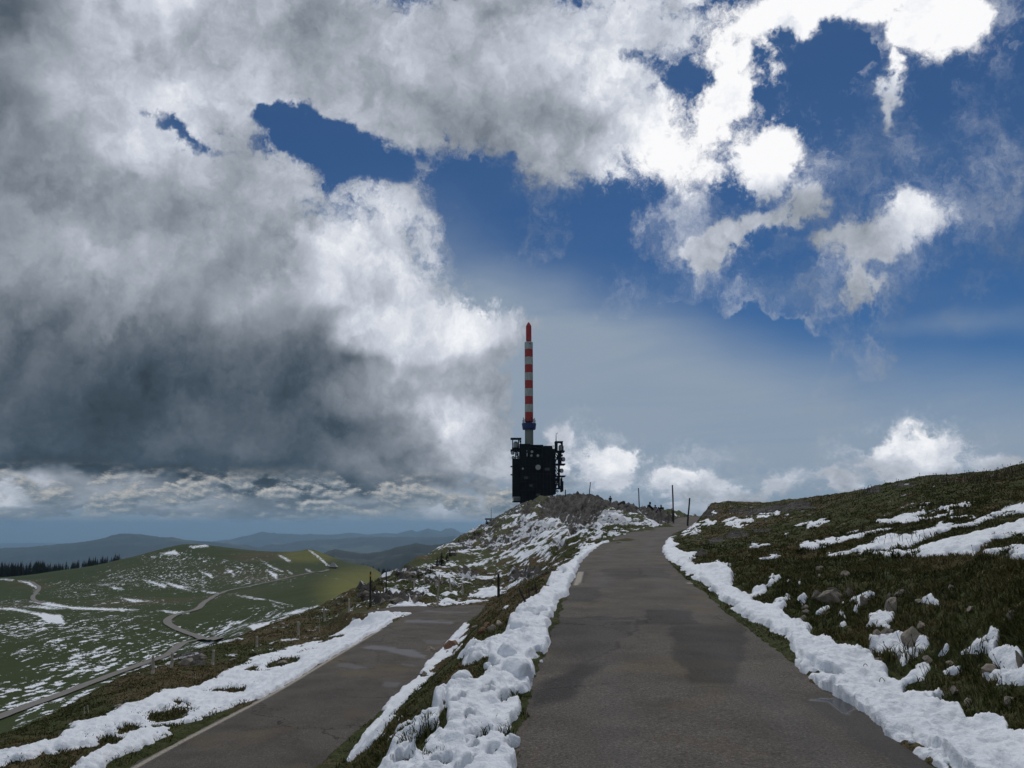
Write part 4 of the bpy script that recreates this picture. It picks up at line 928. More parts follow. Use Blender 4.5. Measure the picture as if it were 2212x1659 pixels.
# shaft, ring and striped mast
cx = tl(418.5, 0).x
def zt(y): return tl(418, y).z
r_ = 33*S
bm = bmesh.new(); bm_lathe(bm, (cx, 0, zt(1067)), [(r_, 0), (r_, zt(914)-zt(1067))], 28); tpart('shaft', bm, M_conc, smooth=False)
bm = bmesh.new(); bm_lathe(bm, (cx, 0, zt(914)), [(r_*1.5, 0), (r_*1.55, .3), (r_*1.7, zt(873)-zt(914)), (r_*1.73, zt(868)-zt(914)), (r_*1.66, zt(866)-zt(914))], 32); ring = tpart('ring_gallery', bm, M_blue)
bm = bmesh.new()
for k in range(16):
    t = 2*math.pi*k/16; h = (1.8, 3.2, 2.2, 1.2)[k % 4]
    bm_tube(bm, (cx+r_*1.45*math.cos(t), r_*1.45*math.sin(t), zt(867)), (cx+r_*1.45*math.cos(t), r_*1.45*math.sin(t), zt(867)+h+.6), .22, seg=5)
bm_lathe(bm, (cx, 0, zt(867)), [(r_*.85, 0), (r_*.85, 1.2), (r_*.95, zt(852)-zt(867))], 24)
tpart('gallery_equipment', bm, M_steel, ring)
ysr = [852, 780, 718, 656, 595, 533, 472, 410, 350, 290, 232]
for i, (a, c) in enumerate(zip(ysr[:-1], ysr[1:])):
    red = i % 2 == 0; z0 = zt(a); z1 = zt(c); g = .12
    bm = bmesh.new(); rr = r_*(.985 if red else 1.0)
    bm_lathe(bm, (cx, 0, z0), [(rr*.97, 0), (rr, g), (rr, z1-z0-g), (rr*.97, z1-z0)], 28)
    tpart('red_mast_section' if red else 'white_mast_section', bm, M_red if red else M_white, smooth=False)
bm = bmesh.new(); tbox(bm, 424, 432, 246, 255, -r_-.15, -r_+.6); tpart('hatch', bm, M_black)
r2 = 22*S
bm = bmesh.new(); bm_lathe(bm, (cx, 0, zt(231.5)), [(r2*.75, 0), (r2*.75, .6), (r2, .9), (r2, zt(108)-zt(231)), (r2*.62, zt(90)-zt(231)), (r2*.25, zt(78)-zt(231)), (.12, zt(75)-zt(231))], 24); tpart('mast_tip', bm, M_red)

# flat roofed hut on the ridge below the tower
hb = P(496, 526.5, 232)
HS = 232/FPX*1.03
hut = empty('flat_roofed_hut', (hb.x, hb.y, hb.z)); tag(hut, 'small dark flat-roofed hut with an overhanging slab on the ridge edge', 'hut')
ztop = P(496, 520, 232).z-hb.z
bm = bmesh.new(); bm_box(bm, -6*HS, 6*HS, -2.5, 2.5, -7, ztop); link('wall', bm, M_plaster, hut)
bm = bmesh.new(); bm_box(bm, -10.2*HS, 8*HS, -3.4, 3.2, ztop+.003, ztop+.5); link('roof_slab', bm, M_conc, hut)
bm = bmesh.new(); bm_tube(bm, (-4.6*HS, 0, ztop+.5), (-4.6*HS, 0, ztop+3.6), .08, .03, 6); bm_tube(bm, (-4.9*HS, 0, ztop+2.0), (-4.3*HS, 0, ztop+2.0), .03, seg=5); link('antenna', bm, M_steel, hut)
for x in (.5, 2.6, 5.0):
    bm = bmesh.new(); bm_tube(bm, (x*HS, 0, ztop+.5), (x*HS, 0, ztop+.95), .12, .16, 6); link('roof_vent', bm, M_steel, hut)
bm = bmesh.new(); bm_box(bm, -2*HS, 1.5*HS, -2.56, -2.502, 0, 1.6); link('door', bm, M_black, hut)

# cottage with a steep pyramid roof on the far pasture
cb = hit(333, 568.0, ymin=400); 
cot = empty('stone_cottage', (cb.x, cb.y, cb.z)); tag(cot, 'tiny cottage with a pale pyramid roof at the end of the valley lane', 'cottage')
cs = cb.y/FPX
bm = bmesh.new(); bm_box(bm, -3.6*cs, 3.6*cs, -3*cs, 3*cs, -1.5, 1.1*cs); link('wall', bm, M_plaster, cot)
bm = bmesh.new(); b0 = [bm.verts.new(p) for p in ((-4.4*cs, -3.8*cs, .95*cs), (4.4*cs, -3.8*cs, .95*cs), (4.4*cs, 3.8*cs, .95*cs), (-4.4*cs, 3.8*cs, .95*cs))]
t0 = bm.verts.new((-.4*cs, 0, 5.6*cs)); t1 = bm.verts.new((.4*cs, 0, 5.6*cs))
bm.faces.new((b0[0], b0[1], t1, t0)); bm.faces.new((b0[1], b0[2], t1)); bm.faces.new((b0[2], b0[3], t0, t1)); bm.faces.new((b0[3], b0[0], t0)); bm.faces.new(b0[::-1])
link('roof', bm, M_roof, cot)
bm = bmesh.new(); bm_box(bm, -.5*cs, .5*cs, -3.05*cs, -3.003*cs, 0, .8*cs); link('door', bm, M_black, cot)
bm = bmesh.new(); bm_box(bm, 1.2*cs, 1.9*cs, .2*cs, .9*cs, 3*cs, 5.2*cs); link('chimney', bm, M_conc, cot)

# ================================================================== poles and posts
def crest_at(px, y0, y1):
    """the point of the ground that forms the skyline in this direction"""
    u0, b0 = ray(px, 500); Ys = np.linspace(y0, y1, 500); zz = zat(u0*Ys, Ys); k = int(np.argmax(zz/Ys))
    return Vector((u0*Ys[k], Ys[k], float(zz[k])))
def pole(name, px0, py0, px1, py1, r, label, cat, group, Y=None, m=None, band=False, base_py=None, top_taper=.8):
    """px0,py0 foot - px1,py1 top"""
    if Y is None: f = hit(px0, py0)
    else:
        f = crest_at(px0, Y*.8, Y*1.2) if Y > 80 else P(px0, py0, Y)
        f.z = min(f.z, float(zat(f.x, f.y)))
    t = P(px1, py1, f.y); h = t-f
    root = bpy.data.objects.new(name, None) if band else None
    bm = bmesh.new(); seg = 8
    n_ = 5; pr = Vector((0, 0, -.25)); 
    pts = [Vector((h.x*k/n_, .02*h.z*math.sin(k*1.3)*.4, h.z*k/n_)) for k in range(n_+1)]; pts[0] = Vector((0, 0, -.3))
    for k in range(n_):
        bm_tube(bm, pts[k], pts[k+1], r*(1-.04*k), r*(1-.04*(k+1)), seg, cap=(k in (0, n_-1)))
    bmesh.ops.remove_doubles(bm, verts=bm.verts, dist=.0005)
    mm = m or M_wood
    if band:
        COL.objects.link(root); root.location = f; tag(root, label, cat, group)
        link('shaft', bm, mm, root, True)
        c = pts[-1]*.86
        bm = bmesh.new(); bm_tube(bm, c, c+pts[-1]*.055, r*1.25, seg=10); link('reflector_band', bm, M_yellow, root)
        return root
    o = link(name, bm, mm, None, True, f); tag(o, label, cat, group); return o
GP = 'snow marker poles along the roads'
pole('marker_pole', 370, 607.5, 370.6, 571.5, .042, 'dark marker pole with a yellow band at the left end of the hairpin', 'marker pole', GP, m=M_dwood, band=True)
pole('marker_pole', 437.5, 608, 439.3, 574.5, .040, 'leaning grey marker pole standing in the middle of the hairpin asphalt', 'marker pole', GP)
pole('marker_pole', 498.6, 597, 498.4, 573.5, .05, 'thick dark post at the edge of the brown grass mound', 'marker pole', GP, m=M_dwood)
pole('marker_pole', 386, 593, 386.3, 571, .035, 'dark marker pole behind the hairpin, right of the banded one', 'marker pole', GP, m=M_dwood)
pole('marker_pole', 673.6, 523, 672.4, 485, .075, 'tallest dark marker pole beside the end of the rock ridge', 'marker pole', GP, Y=70, m=M_dwood)
pole('marker_pole', 687.2, 523.5, 689.7, 498, .075, 'slightly leaning marker pole at the road crest by the right bank', 'marker pole', GP, Y=64, m=M_dwood)
pole('marker_pole', 589.3, 495, 590.5, 482, .07, 'thin marker pole on the ridge top, left of the standing person', 'marker pole', GP, Y=119, m=M_dwood)
pole('marker_pole', 639.1, 502.5, 638.5, 488, .07, 'marker pole on the ridge between the standing and the sitting people', 'marker pole', GP, Y=95, m=M_dwood)
pole('marker_pole', 672.0, 520, 671.8, 508, .045, 'short thin stake at the foot of the tallest marker pole', 'stake', GP, Y=74, m=M_dwood)
pole('marker_pole', 565.4, 493, 565.4, 489.6, .09, 'stub of a post on the ridge right of the tower', 'stake', GP, Y=125, m=M_dwood)
GF = 'wooden posts of the pasture fence'
for k, (a, b_, c, d, lab) in enumerate([
 (153, 674, 153, 655, 'grey fence post above the dark rock outcrop, lowest of the row'), (171.5, 668, 172.5, 652, 'thin fence post just left of the dark rock outcrop'), (212.5, 665, 213.8, 650, 'pale leaning fence post right of the dark rock outcrop'),
 (257, 647, 256.8, 636.5, 'short pale fence post near the lane junction'), (298.5, 636, 298.3, 621.5, 'fence post fourth from the hairpin on the brown slope'), (325, 622, 323.6, 606.5, 'thicker weathered fence post leaning left on the snow streaked slope'),
 (349, 612.5, 349.2, 598.5, 'straight fence post beside the dark bush'), (450.7, 591, 449.2, 578, 'fence post on the snowy slope just right of the leaning marker pole'), (462.3, 595, 462.6, 583, 'short fence post between two snow patches on the hillside'),
 (442.3, 584, 442, 575, 'small fence post directly above the hairpin on the slope'), (435.6, 588, 436.8, 580, 'slanted small fence post left of the leaning marker pole'), (424.2, 583, 424, 574, 'thin fence post high on the slope above the hairpin'), (414, 588, 414, 580.5, 'low fence post on the slope behind the hairpin rocks')]):
    pole('fence_post', a, b_, c, d, .045 if k < 7 else .05, lab, 'fence post', GF)
GS = 'bare stakes and saplings on the road bank'
for k, (a, b_, c, d, lab) in enumerate([(527.5, 607, 519.5, 589, 'leaning thin stake at the snow edge, upper end bent left'), (519.5, 616, 517.5, 604, 'dark stake half buried beside the round snow lumps'), (523, 611, 525.5, 597, 'thin sapling stem beside the dark stake'), (537, 594, 535, 583, 'dark short stump at the edge of the snow bank'), (530, 602, 528.5, 588, 'slender bare stem above the snow bank')]):
    pole('stake', a, b_, c, d, .018 if k else .024, lab, 'stake', GS, m=M_dwood)
GB = 'thin sticks in the left snowfield'
for a, b_, c, d, lab in [(84.5, 714, 84, 707, 'left one of two thin sticks on the brown slope edge'), (88.5, 713, 87.5, 705, 'right one of two thin sticks on the brown slope edge'), (195.5, 679, 195.4, 674, 'single thin stick above the big snowfield'), (319, 634, 319.5, 618, 'thin dry stem on the slope between the fence posts')]:
    pole('stick', a, b_, c, d, .012, lab, 'stick', GB)

# ================================================================== stones
def rock_mesh(name, seed, sub=3, flat=.7, sharp=.35):
    r = random.Random(seed); bm = bmesh.new(); bmesh.ops.create_icosphere(bm, subdivisions=sub, radius=1)
    planes = [(Vector((r.uniform(-1, 1), r.uniform(-1, 1), r.uniform(-.6, 1))).normalized(), r.uniform(.42, .8)) for _ in range(15)]
    ox = r.uniform(0, 90)
    for v in bm.verts:
        p = v.co.copy()
        for nrm, d in planes:
            k = p.dot(nrm)
            if k > d: p -= nrm*(k-d)*.98
        q = float(fbm(np.array([p.x*1.7+ox]), np.array([p.y*1.7+p.z*1.3]), 3)[0])
        q2 = float(fbm(np.array([p.x*5+ox]), np.array([p.y*5+p.z*4]), 2)[0])
        p *= 1.25*(1+sharp*.45*q+.07*q2); p.z *= flat; v.co = p
    bm.normal_update(); me = bpy.data.meshes.new(name); bm.to_mesh(me); bm.free()
    me.polygons.foreach_set('use_smooth', [True]*len(me.polygons))
    try: me.set_sharp_from_angle(angle=math.radians(28))
    except Exception: pass
    return me
rock_protos = [rock_mesh('rock', 10+k, 4, (.62, .8, 1.0, .7)[k % 4], (.5, .3)[k % 2]) for k in range(6)]
def stone(px, py, w, h, lab, m=None, grp='stones in the right bank', Y=None, name='rock', rot=None, proto=None, cat='rock', sink=.0, dx=1.0):
    f = hit(px, py+h*.35) if Y is None else P(px, py, Y)
    sc = f.y/FPX*.5; me = rock_protos[proto if proto is not None else (int(px*7+py*3) % 6)].copy()
    me.materials.clear(); me.materials.append(m or M_lime)
    o = bpy.data.objects.new(name, me); COL.objects.link(o)
    o.location = (f.x, f.y+w*sc*.2, f.z+h*sc*(.5-sink)); o.scale = (w*sc*1.15, w*sc*dx*1.0, h*sc*1.65)
    o.rotation_euler = (random.uniform(-.25, .25), random.uniform(-.25, .25), rot if rot is not None else random.uniform(0, 3))
    return tag(o, lab, cat, grp)
zz = lambda x, y: (800+x*.1013, 462.5+y*.1013)
RS = [((455, 1100), 13, 7, 'pale rounded boulder lying alone on the grass above the stone group', M_lime2), ((195, 1128), 6, 6, 'small grey boulder left of the pale rounded boulder', M_lime), ((320, 1345), 24, 17, 'largest slab-like boulder in the middle of the bank', M_lime),
      ((180, 1320), 12, 14, 'upright block leaning on the left side of the largest boulder', M_lime), ((320, 1260), 13, 6, 'flat stone lying on top of the largest boulder', M_lime), ((500, 1300), 7, 12, 'narrow upright stone right of the largest boulder', M_lime), ((660, 1380), 9, 9, 'mossy round stone halfway between the two big rocks', M_lime),
      ((900, 1410), 12, 12, 'blocky grey rock above the middle snow patch', M_lime), ((985, 1310), 10, 5, 'flat capstone above the blocky grey rock', M_lime), ((885, 1320), 5, 6, 'small stone at the top left of the blocky grey rock', M_lime), ((1180, 1375), 8, 4, 'low stone left of the small upper snow spot', M_lime2),
      ((1505, 1235), 7, 6, 'reddish stone in the open grass of the bank', M_lime2), ((1690, 1440), 8, 5, 'low pale stone right of the small upper snow spot', M_lime2), ((2080, 1520), 7, 8, 'mossy stone at the right picture edge in tall grass', M_lime), ((185, 1045), 7, 4, 'low outcropping stone above the small grey boulder', M_lime),
      ((60, 1430), 7, 5, 'upper stone of the little pile at the snow edge', M_lime2), ((70, 1480), 8, 6, 'middle stone of the little pile at the snow edge', M_lime2), ((40, 1560), 8, 10, 'tall bottom stone of the little pile at the snow edge', M_lime2), ((250, 1480), 5, 6, 'small leaning stone below the largest boulder', M_lime2)]
for (x, y), w, h, lab, m_ in RS:
    a = zz(x, y); stone(a[0], a[1], w, h, lab, m_)
zz2 = lambda x, y: (750+x*.1239, 587.5+y*.1239)
for (x, y), w, h, lab, m_ in [((1115, 365), 11, 9, 'dark slanting rock in the left of the middle snow patch', M_lime), ((1320, 410), 24, 17, 'big grey rock rising out of the middle snow patch', M_lime), ((1390, 310), 9, 6, 'pale stone resting above the big snow-ringed rock', M_lime2), ((1050, 595), 13, 5, 'flat mossy rock at the lower snow edge', M_lime),
      ((1435, 590), 9, 8, 'small warm grey rock in the gully of snow', M_lime2), ((1950, 660), 13, 9, 'tan rock between the two right-hand snow patches', M_lime2), ((1770, 935), 7, 9, 'pale chip of rock jutting from the lower grass tussocks', M_lime2), ((2200, 600), 7, 16, 'dark rock cut off by the right picture edge', M_lime), ((1030, 375), 9, 8, 'round brown stone left of the slanting rock', M_lime2), ((1650, 830), 9, 9, 'brownish stone among the lower tussocks', M_lime2),
      ((2100, 920), 12, 9, 'half hidden stone among tussocks at the lower right', M_lime), ((1100, 960), 9, 5, 'low stone at the edge of the wet asphalt', M_lime), ((1620, 610), 10, 5, 'flat stone between the snow gully and the grass', M_lime2)]:
    a = zz2(x, y); stone(a[0], a[1], w, h, lab, m_)
GE = 'stones on the bank between the roads'
for px, py, w, h, lab, m_ in [(451.5, 645.5, 14, 10, 'pointed reddish block sitting in the snow by the lower road', M_red_stone), (431.5, 651, 10, 7, 'squarish pale stone at the edge of the lower road', M_lime2), (448, 652.5, 5, 3, 'small flat chip below the pointed reddish block', M_lime2), (483, 630, 10, 6, 'orange brown stone in the rubble of the bank', M_red_stone), (492, 628.5, 9, 7, 'brown rounded stone right of the orange one', M_lime2),
      (487, 624, 9, 4, 'flat reddish stone above the orange one', M_red_stone), (500, 624, 9, 4, 'dull brown slab under the upper snow bank', M_lime2), (424, 674.5, 6, 4, 'small brown stone in the snow strip halfway down', M_lime2), (476, 627, 6, 2.5, 'thin white-grey stone left of the orange one', M_lime), (511, 617, 7, 4, 'small rock between the stakes and the snow bank', M_lime)]:
    stone(px, py, w, h, lab, m_, GE)
GL = 'stones on the left shoulder'
for px, py, w, h, lab in [(282, 663, 9, 4, 'grey stone at the tip of the dark grass island in the snowfield'), (232, 660, 8, 3, 'low mossy stone on the upper edge of the snowfield'), (119, 706, 9, 3, 'flat stone on the brown rim of the snowfield'), (166, 696, 10, 3, 'pale flat rock half sunk in the rim of the snow'), (310, 637, 5, 3, 'small grey stone on the slope below the fence')]:
    stone(px, py, w, h, lab, M_lime, GL)
GO = 'rock outcrops'
for k, (px, py, w, h, lab) in enumerate([(186, 663, 18, 10, 'dark craggy outcrop below the fence on the far left'), (201, 657, 13, 8, 'brown mossy crag right behind the dark outcrop'), (408, 574, 15, 9, 'pointed grey rock high on the left slope'), (366, 594, 12, 9, 'dark rock beside the bush at the left end of the hairpin'), (397, 601, 16, 8, 'dark low crag behind the left half of the hairpin'), (415, 600, 13, 9, 'dark low crag behind the middle of the hairpin'), (383, 602, 10, 6, 'small crag by the left snow strip of the hairpin')]):
    stone(px, py, w*.8, h*.8, lab, M_lime, GO, name='rock_outcrop', cat='outcrop', dx=.8)
# blocks that break the skyline of the ridge
GC = 'limestone blocks of the ridge crest'
crest = [(543, 503, 15, 11, 190, 'mossy block right at the foot of the tower'), (531, 508, 16, 7, 200, 'low mossy block left of the tower foot'), (519, 511.5, 12, 6, 205, 'crest block above the hut'), (556, 497, 10, 14, 130, 'tall block where the cliff begins beside the tower'), (562, 494, 12, 12, 127, 'first rounded block of the cliff top'), (571, 492, 13, 13, 126, 'highest rounded block of the cliff top'), (580, 494, 12, 14, 124, 'block at the cliff top under the thin pole'),
         (593, 494, 15, 11, 120, 'broad block right of the thin pole'), (602, 497, 12, 9, 116, 'sloping block left of the standing person'), (620, 500, 14, 8, 106, 'flat crest block right of the standing person'), (633, 503, 14, 8, 98, 'crest block beside the ridge pole'), (656, 508, 20, 10, 86, 'smooth slab under the seated group'), (666, 514, 16, 12, 80, 'rounded slab at the right end of the ridge'), (566, 509, 13, 20, 121, 'dark buttress in the middle of the cliff'), (577, 518, 11, 26, 116, 'long buttress reaching down into the snow'),
         (588, 507, 14, 18, 114, 'wide buttress right of the long one'), (553, 510, 11, 15, 128, 'left buttress below the tower'), (599, 506, 13, 12, 110, 'low buttress towards the snow slope'), (586, 524, 10, 12, 108, 'lowest toe of the cliff in the snow'), (675, 521, 9, 8, 76, 'rounded end of the rock hump at the road crest')]
for px, py, w, h, Y, lab in crest:
    o = stone(px, py, w*1.1, h*.9, lab, M_cliff, GC, Y=Y, name='rock_outcrop', cat='outcrop', dx=.7, rot=random.uniform(-.4, .4))
    p = P(px, py+h*.45, Y); o.location = (p.x, Y+1.5, float(min(p.z, zat(p.x, Y)-.1))); o.scale = (o.scale[0]*.8, o.scale[1]*.7, o.scale[2]*.75)

# ================================================================== lumps of ploughed snow
def snow_lump(px, py, w, h, lab, flat=1.0, rot=0.0):
    f = hit(px, py+h*.4); sc = f.y/FPX*.5
    r = random.Random(int(px*13+py)); bm = bmesh.new(); bmesh.ops.create_icosphere(bm, subdivisions=4, radius=1)
    cuts = [(Vector((r.uniform(-1, 1), r.uniform(-1, 1), r.uniform(-.2, 1))).normalized(), r.uniform(.66, .9)) for _ in range(6)]; ox = r.uniform(0, 60)
    for v in bm.verts:
        p = v.co.copy()
        for nn, d in cuts:
            k = p.dot(nn)
            if k > d: p -= nn*(k-d)*.8
        q = float(fbm(np.array([p.x*1.4+ox]), np.array([p.y*1.4+p.z]), 3)[0]); q2 = float(fbm(np.array([p.x*6+ox]), np.array([p.y*6+p.z*5]), 2)[0])
        v.co = p*(1+.13*q+.035*q2)
    o = link('snow_lump', bm, M_snow, None, True); o.location = (f.x, f.y+w*sc*.3, f.z+h*sc*.65); o.scale = (w*sc*1.05, w*sc*.95, h*sc*1.15*flat); o.rotation_euler = (0, rot, r.uniform(0, 3))
    return tag(o, lab, 'snow lump', 'lumps of ploughed snow on the left bank')
for a in [(519, 629, 23, 17, 'large round snow lump nearest the dark stake'), (530, 615, 20, 16, 'round snow lump just above the large one'), (541, 612, 14, 12, 'snow lump at the asphalt edge beside the stakes'), (516, 674, 34, 28, 'biggest wedge of snow overhanging the main road'), (507, 654, 22, 18, 'slab of snow behind the biggest wedge'), (461, 681, 22, 17, 'egg-shaped snow lump on the outer edge of the bank'), (487.5, 667, 9, 8, 'small snow ball left of the biggest wedge'),
          (450, 697, 16, 11, 'snow lump below the egg-shaped one'), (541, 662.5, 4.5, 3, 'tiny clod of snow lying on the asphalt'), (467, 745, 20, 14, 'snow lump near the bottom between two grass tufts'), (513, 742, 13, 13, 'knob of snow at the road edge near the bottom'), (540, 598, 12, 8, 'snow lump at the narrow part of the bank'), (556, 578, 10, 6, 'snow clod farther up the bank'), (495, 648, 12, 9, 'low snow block by the rubble'), (578, 557, 8, 4, 'flat snow clod where the bank thins out'), (556, 594, 9, 7, 'small snow clod by the road bend'), (545, 640, 10, 7, 'snow clod at the asphalt edge beside the large lumps')]: snow_lump(*a)
for px, py, w, h, lab in [(862, 744, 5, 4, 'single snow ball on the wet asphalt'), (857, 739, 4, 2, 'small snow crumb above the single ball'), (880, 735, 5, 3, 'outermost crumb of slush near the ditch'), (809, 660, 9, 6, 'snow block jutting over the right road edge'), (934, 752, 10, 6, 'lump of slush at the right road edge near the bottom'), (912, 742, 6, 4, 'slush crumb left of the bottom lump'), (950, 762, 9, 5, 'rough slush lump in the bottom right ditch')]:
    o = snow_lump(px, py, w, h, lab); o['group'] = 'loose snow at the right road edge'

# ================================================================== people on the ridge
M_skin = simple('skin', (.42, .26, .19), (.36, .21, .15), 8, .6)
def skin_obj(name, verts, edges, radii, m, parent=None, sub=2):
    me = bpy.data.meshes.new(name); me.from_pydata(verts, edges, []); me.materials.append(m)
    o = bpy.data.objects.new(name, me); COL.objects.link(o)
    md = o.modifiers.new('Skin', 'SKIN'); md.use_smooth_shade = True
    for v, r in zip(me.skin_vertices[0].data, radii): v.radius = r if isinstance(r, tuple) else (r, r); v.use_root = False
    me.skin_vertices[0].data[0].use_root = True
    s = o.modifiers.new('Sub', 'SUBSURF'); s.levels = sub; s.render_levels = sub
    if parent is not None: o.parent = parent
    return o
def person(loc, rz, pose, jacket, trousers, hairc, label, hood=False, s=1.0):
    if pose == 'stand':
        hip = .93; J = dict(pel=(0, 0, .95), waist=(0, .0, 1.10), chest=(0, .01, 1.32), neck=(0, .01, 1.49), head1=(0, -.02, 1.58), head2=(0, -.02, 1.70))
        legs = {sd_: [(.10*sd_, 0, .90), (.11*sd_, -.02, .50), (.11*sd_, .03, .09), (.12*sd_, -.13, .04)] for sd_ in (-1, 1)}
        arms = {sd_: [(.19*sd_, .01, 1.42), (.30*sd_, .02, 1.17), (.17*sd_, -.20, 1.12), (.10*sd_, -.27, 1.16)] for sd_ in (-1, 1)}
    else:
        b_ = -.16 if pose == 'lean' else -.03
        J = dict(pel=(0, 0, .14), waist=(0, b_*.4, .28), chest=(0, b_*1.0, .50), neck=(0, b_*1.6, .66), head1=(0, b_*1.6-.03, .74), head2=(0, b_*1.8-.04, .86))
        legs = {sd_: [(.10*sd_, -.04, .12), (.15*sd_, -.42, .42), (.14*sd_, -.60, .04), (.15*sd_, -.75, .0)] for sd_ in (-1, 1)}
        arms = {sd_: [(.19*sd_, b_, .60), (.27*sd_, b_-.12, .36), (.16*sd_, -.38, .42), (.09*sd_, -.44, .45)] for sd_ in (-1, 1)}
    V_ = [J['pel'], J['waist'], J['chest'], J['neck'], J['head1'], J['head2']]; E = [(0, 1), (1, 2), (2, 3), (3, 4), (4, 5)]; R = [.11, .095, .105, .052, .085, .085]
    for sd_ in (-1, 1):
        b0 = len(V_); V_ += legs[sd_]; E += [(0, b0), (b0, b0+1), (b0+1, b0+2), (b0+2, b0+3)]; R += [.085, .058, .04, .038]
        b0 = len(V_); V_ += arms[sd_]; E += [(2, b0), (b0, b0+1), (b0+1, b0+2), (b0+2, b0+3)]; R += [.045, .038, .028, .026]
        w_ = Vector(arms[sd_][3]); d = (w_-Vector(arms[sd_][2])).normalized(); side = d.cross(Vector((0, 0, 1))).normalized()
        for k in range(4):
            L_ = (.062, .072, .068, .052)[k]; root_ = w_+side*(.026-.0175*k)+d*.03; a = len(V_)
            V_ += [tuple(root_), tuple(root_+d*L_*.55-Vector((0, 0, .008))), tuple(root_+d*L_*.9-Vector((0, 0, .026)))]; E += [(b0+3, a), (a, a+1), (a+1, a+2)]; R += [.009, .008, .007]
        a = len(V_); V_ += [tuple(w_+side*.04), tuple(w_+side*.055+d*.03)]; E += [(b0+3, a), (a, a+1)]; R += [.010, .008]
    o = skin_obj('person', V_, E, R, M_skin); o.location = loc; o.rotation_euler = (0, 0, rz); o.scale = (s, s, s)
    tag(o, label, 'person', 'people on the ridge')
    jm = simple('jacket_cloth', jacket, None, 9, .85); tm = simple('trouser_cloth', trousers, None, 9, .85); hm = simple('hair_or_hat', hairc, None, 20, .9)
    V2 = [J['pel'], J['waist'], J['chest'], tuple(Vector(J['neck'])-Vector((0, 0, .02)))]; E2 = [(0, 1), (1, 2), (2, 3)]; R2 = [(.18, .14), (.165, .13), (.19, .15), .08]
    for sd_ in (-1, 1):
        b0 = len(V2); V2 += arms[sd_][:3]; E2 += [(2, b0), (b0, b0+1), (b0+1, b0+2)]; R2 += [.085, .062, .045]
    skin_obj('jacket', V2, E2, R2, jm, o)
    V3 = [J['pel']]; E3 = []; R3 = [.15]
    for sd_ in (-1, 1):
        b0 = len(V3); V3 += legs[sd_][:3]; E3 += [(0, b0), (b0, b0+1), (b0+1, b0+2)]; R3 += [.105, .078, .058]
    skin_obj('trousers', V3, E3, R3, tm, o)
    bm = bmesh.new(); bmesh.ops.create_icosphere(bm, subdivisions=3, radius=1)
    h1, h2 = Vector(J['head1']), Vector(J['head2']); c = (h1+h2)/2
    for v in bm.verts: v.co = Vector((v.co.x*.105, v.co.y*.12+.018, v.co.z*.135+(.02 if v.co.z > -.2 else 0)))+c if (v.co.y > -.55 or v.co.z > .45) else Vector((v.co.x*.07, v.co.y*.06, v.co.z*.09))+c
    link('hood' if hood else 'hair', bm, jm if hood else hm, o, True)
    bm = bmesh.new(); n0 = c+Vector((0, -.105, 0))
    bm_tube(bm, n0+Vector((0, .02, .03)), n0+Vector((0, -.022, -.012)), .008, .014, 6)
    for sd_ in (-1, 1): bm_tube(bm, n0+Vector((.032*sd_, .02, .03)), n0+Vector((.032*sd_, .004, .03)), .012, .007, 6)
    bm_tube(bm, n0+Vector((-.024, .008, -.045)), n0+Vector((.024, .008, -.045)), .006, seg=6)
    link('face', bm, M_skin, o, True)
    return o
def rp(px, py, Y, dy=2.0):
    p = crest_at(px, Y-14, Y+16); y = p.y+dy; u0, b0 = ray(px, 500); return (u0*y, y, float(zat(u0*y, y)))
person(rp(610.3, 502.4, 113, 9), 2.6, 'stand', (.012, .012, .014), (.012, .012, .016), (.02, .015, .012), 'person standing on the ridge in dark hooded clothes', True, 1.0)
person(rp(647.5, 503.2, 92), 1.9, 'lean', (.012, .013, .016), (.01, .01, .013), (.02, .015, .012), 'person in black leaning forward, seated next to the ridge pole', False, 1.08)
person(rp(655, 505.2, 87), 2.9, 'sit', (.012, .015, .09), (.012, .013, .03), (.02, .014, .01), 'left one of the seated trio, in a blue jacket', False, .95)
person(rp(658.6, 505.4, 86), 3.3, 'sit', (.03, .025, .10), (.012, .012, .02), (.03, .02, .015), 'middle one of the seated trio, smaller, in a bluish jacket', False, .85)
person(rp(662.3, 506.8, 84), 3.5, 'lean', (.012, .012, .014), (.012, .012, .014), (.35, .34, .33), 'right one of the seated trio, in black with a pale hat', False, 1.05)

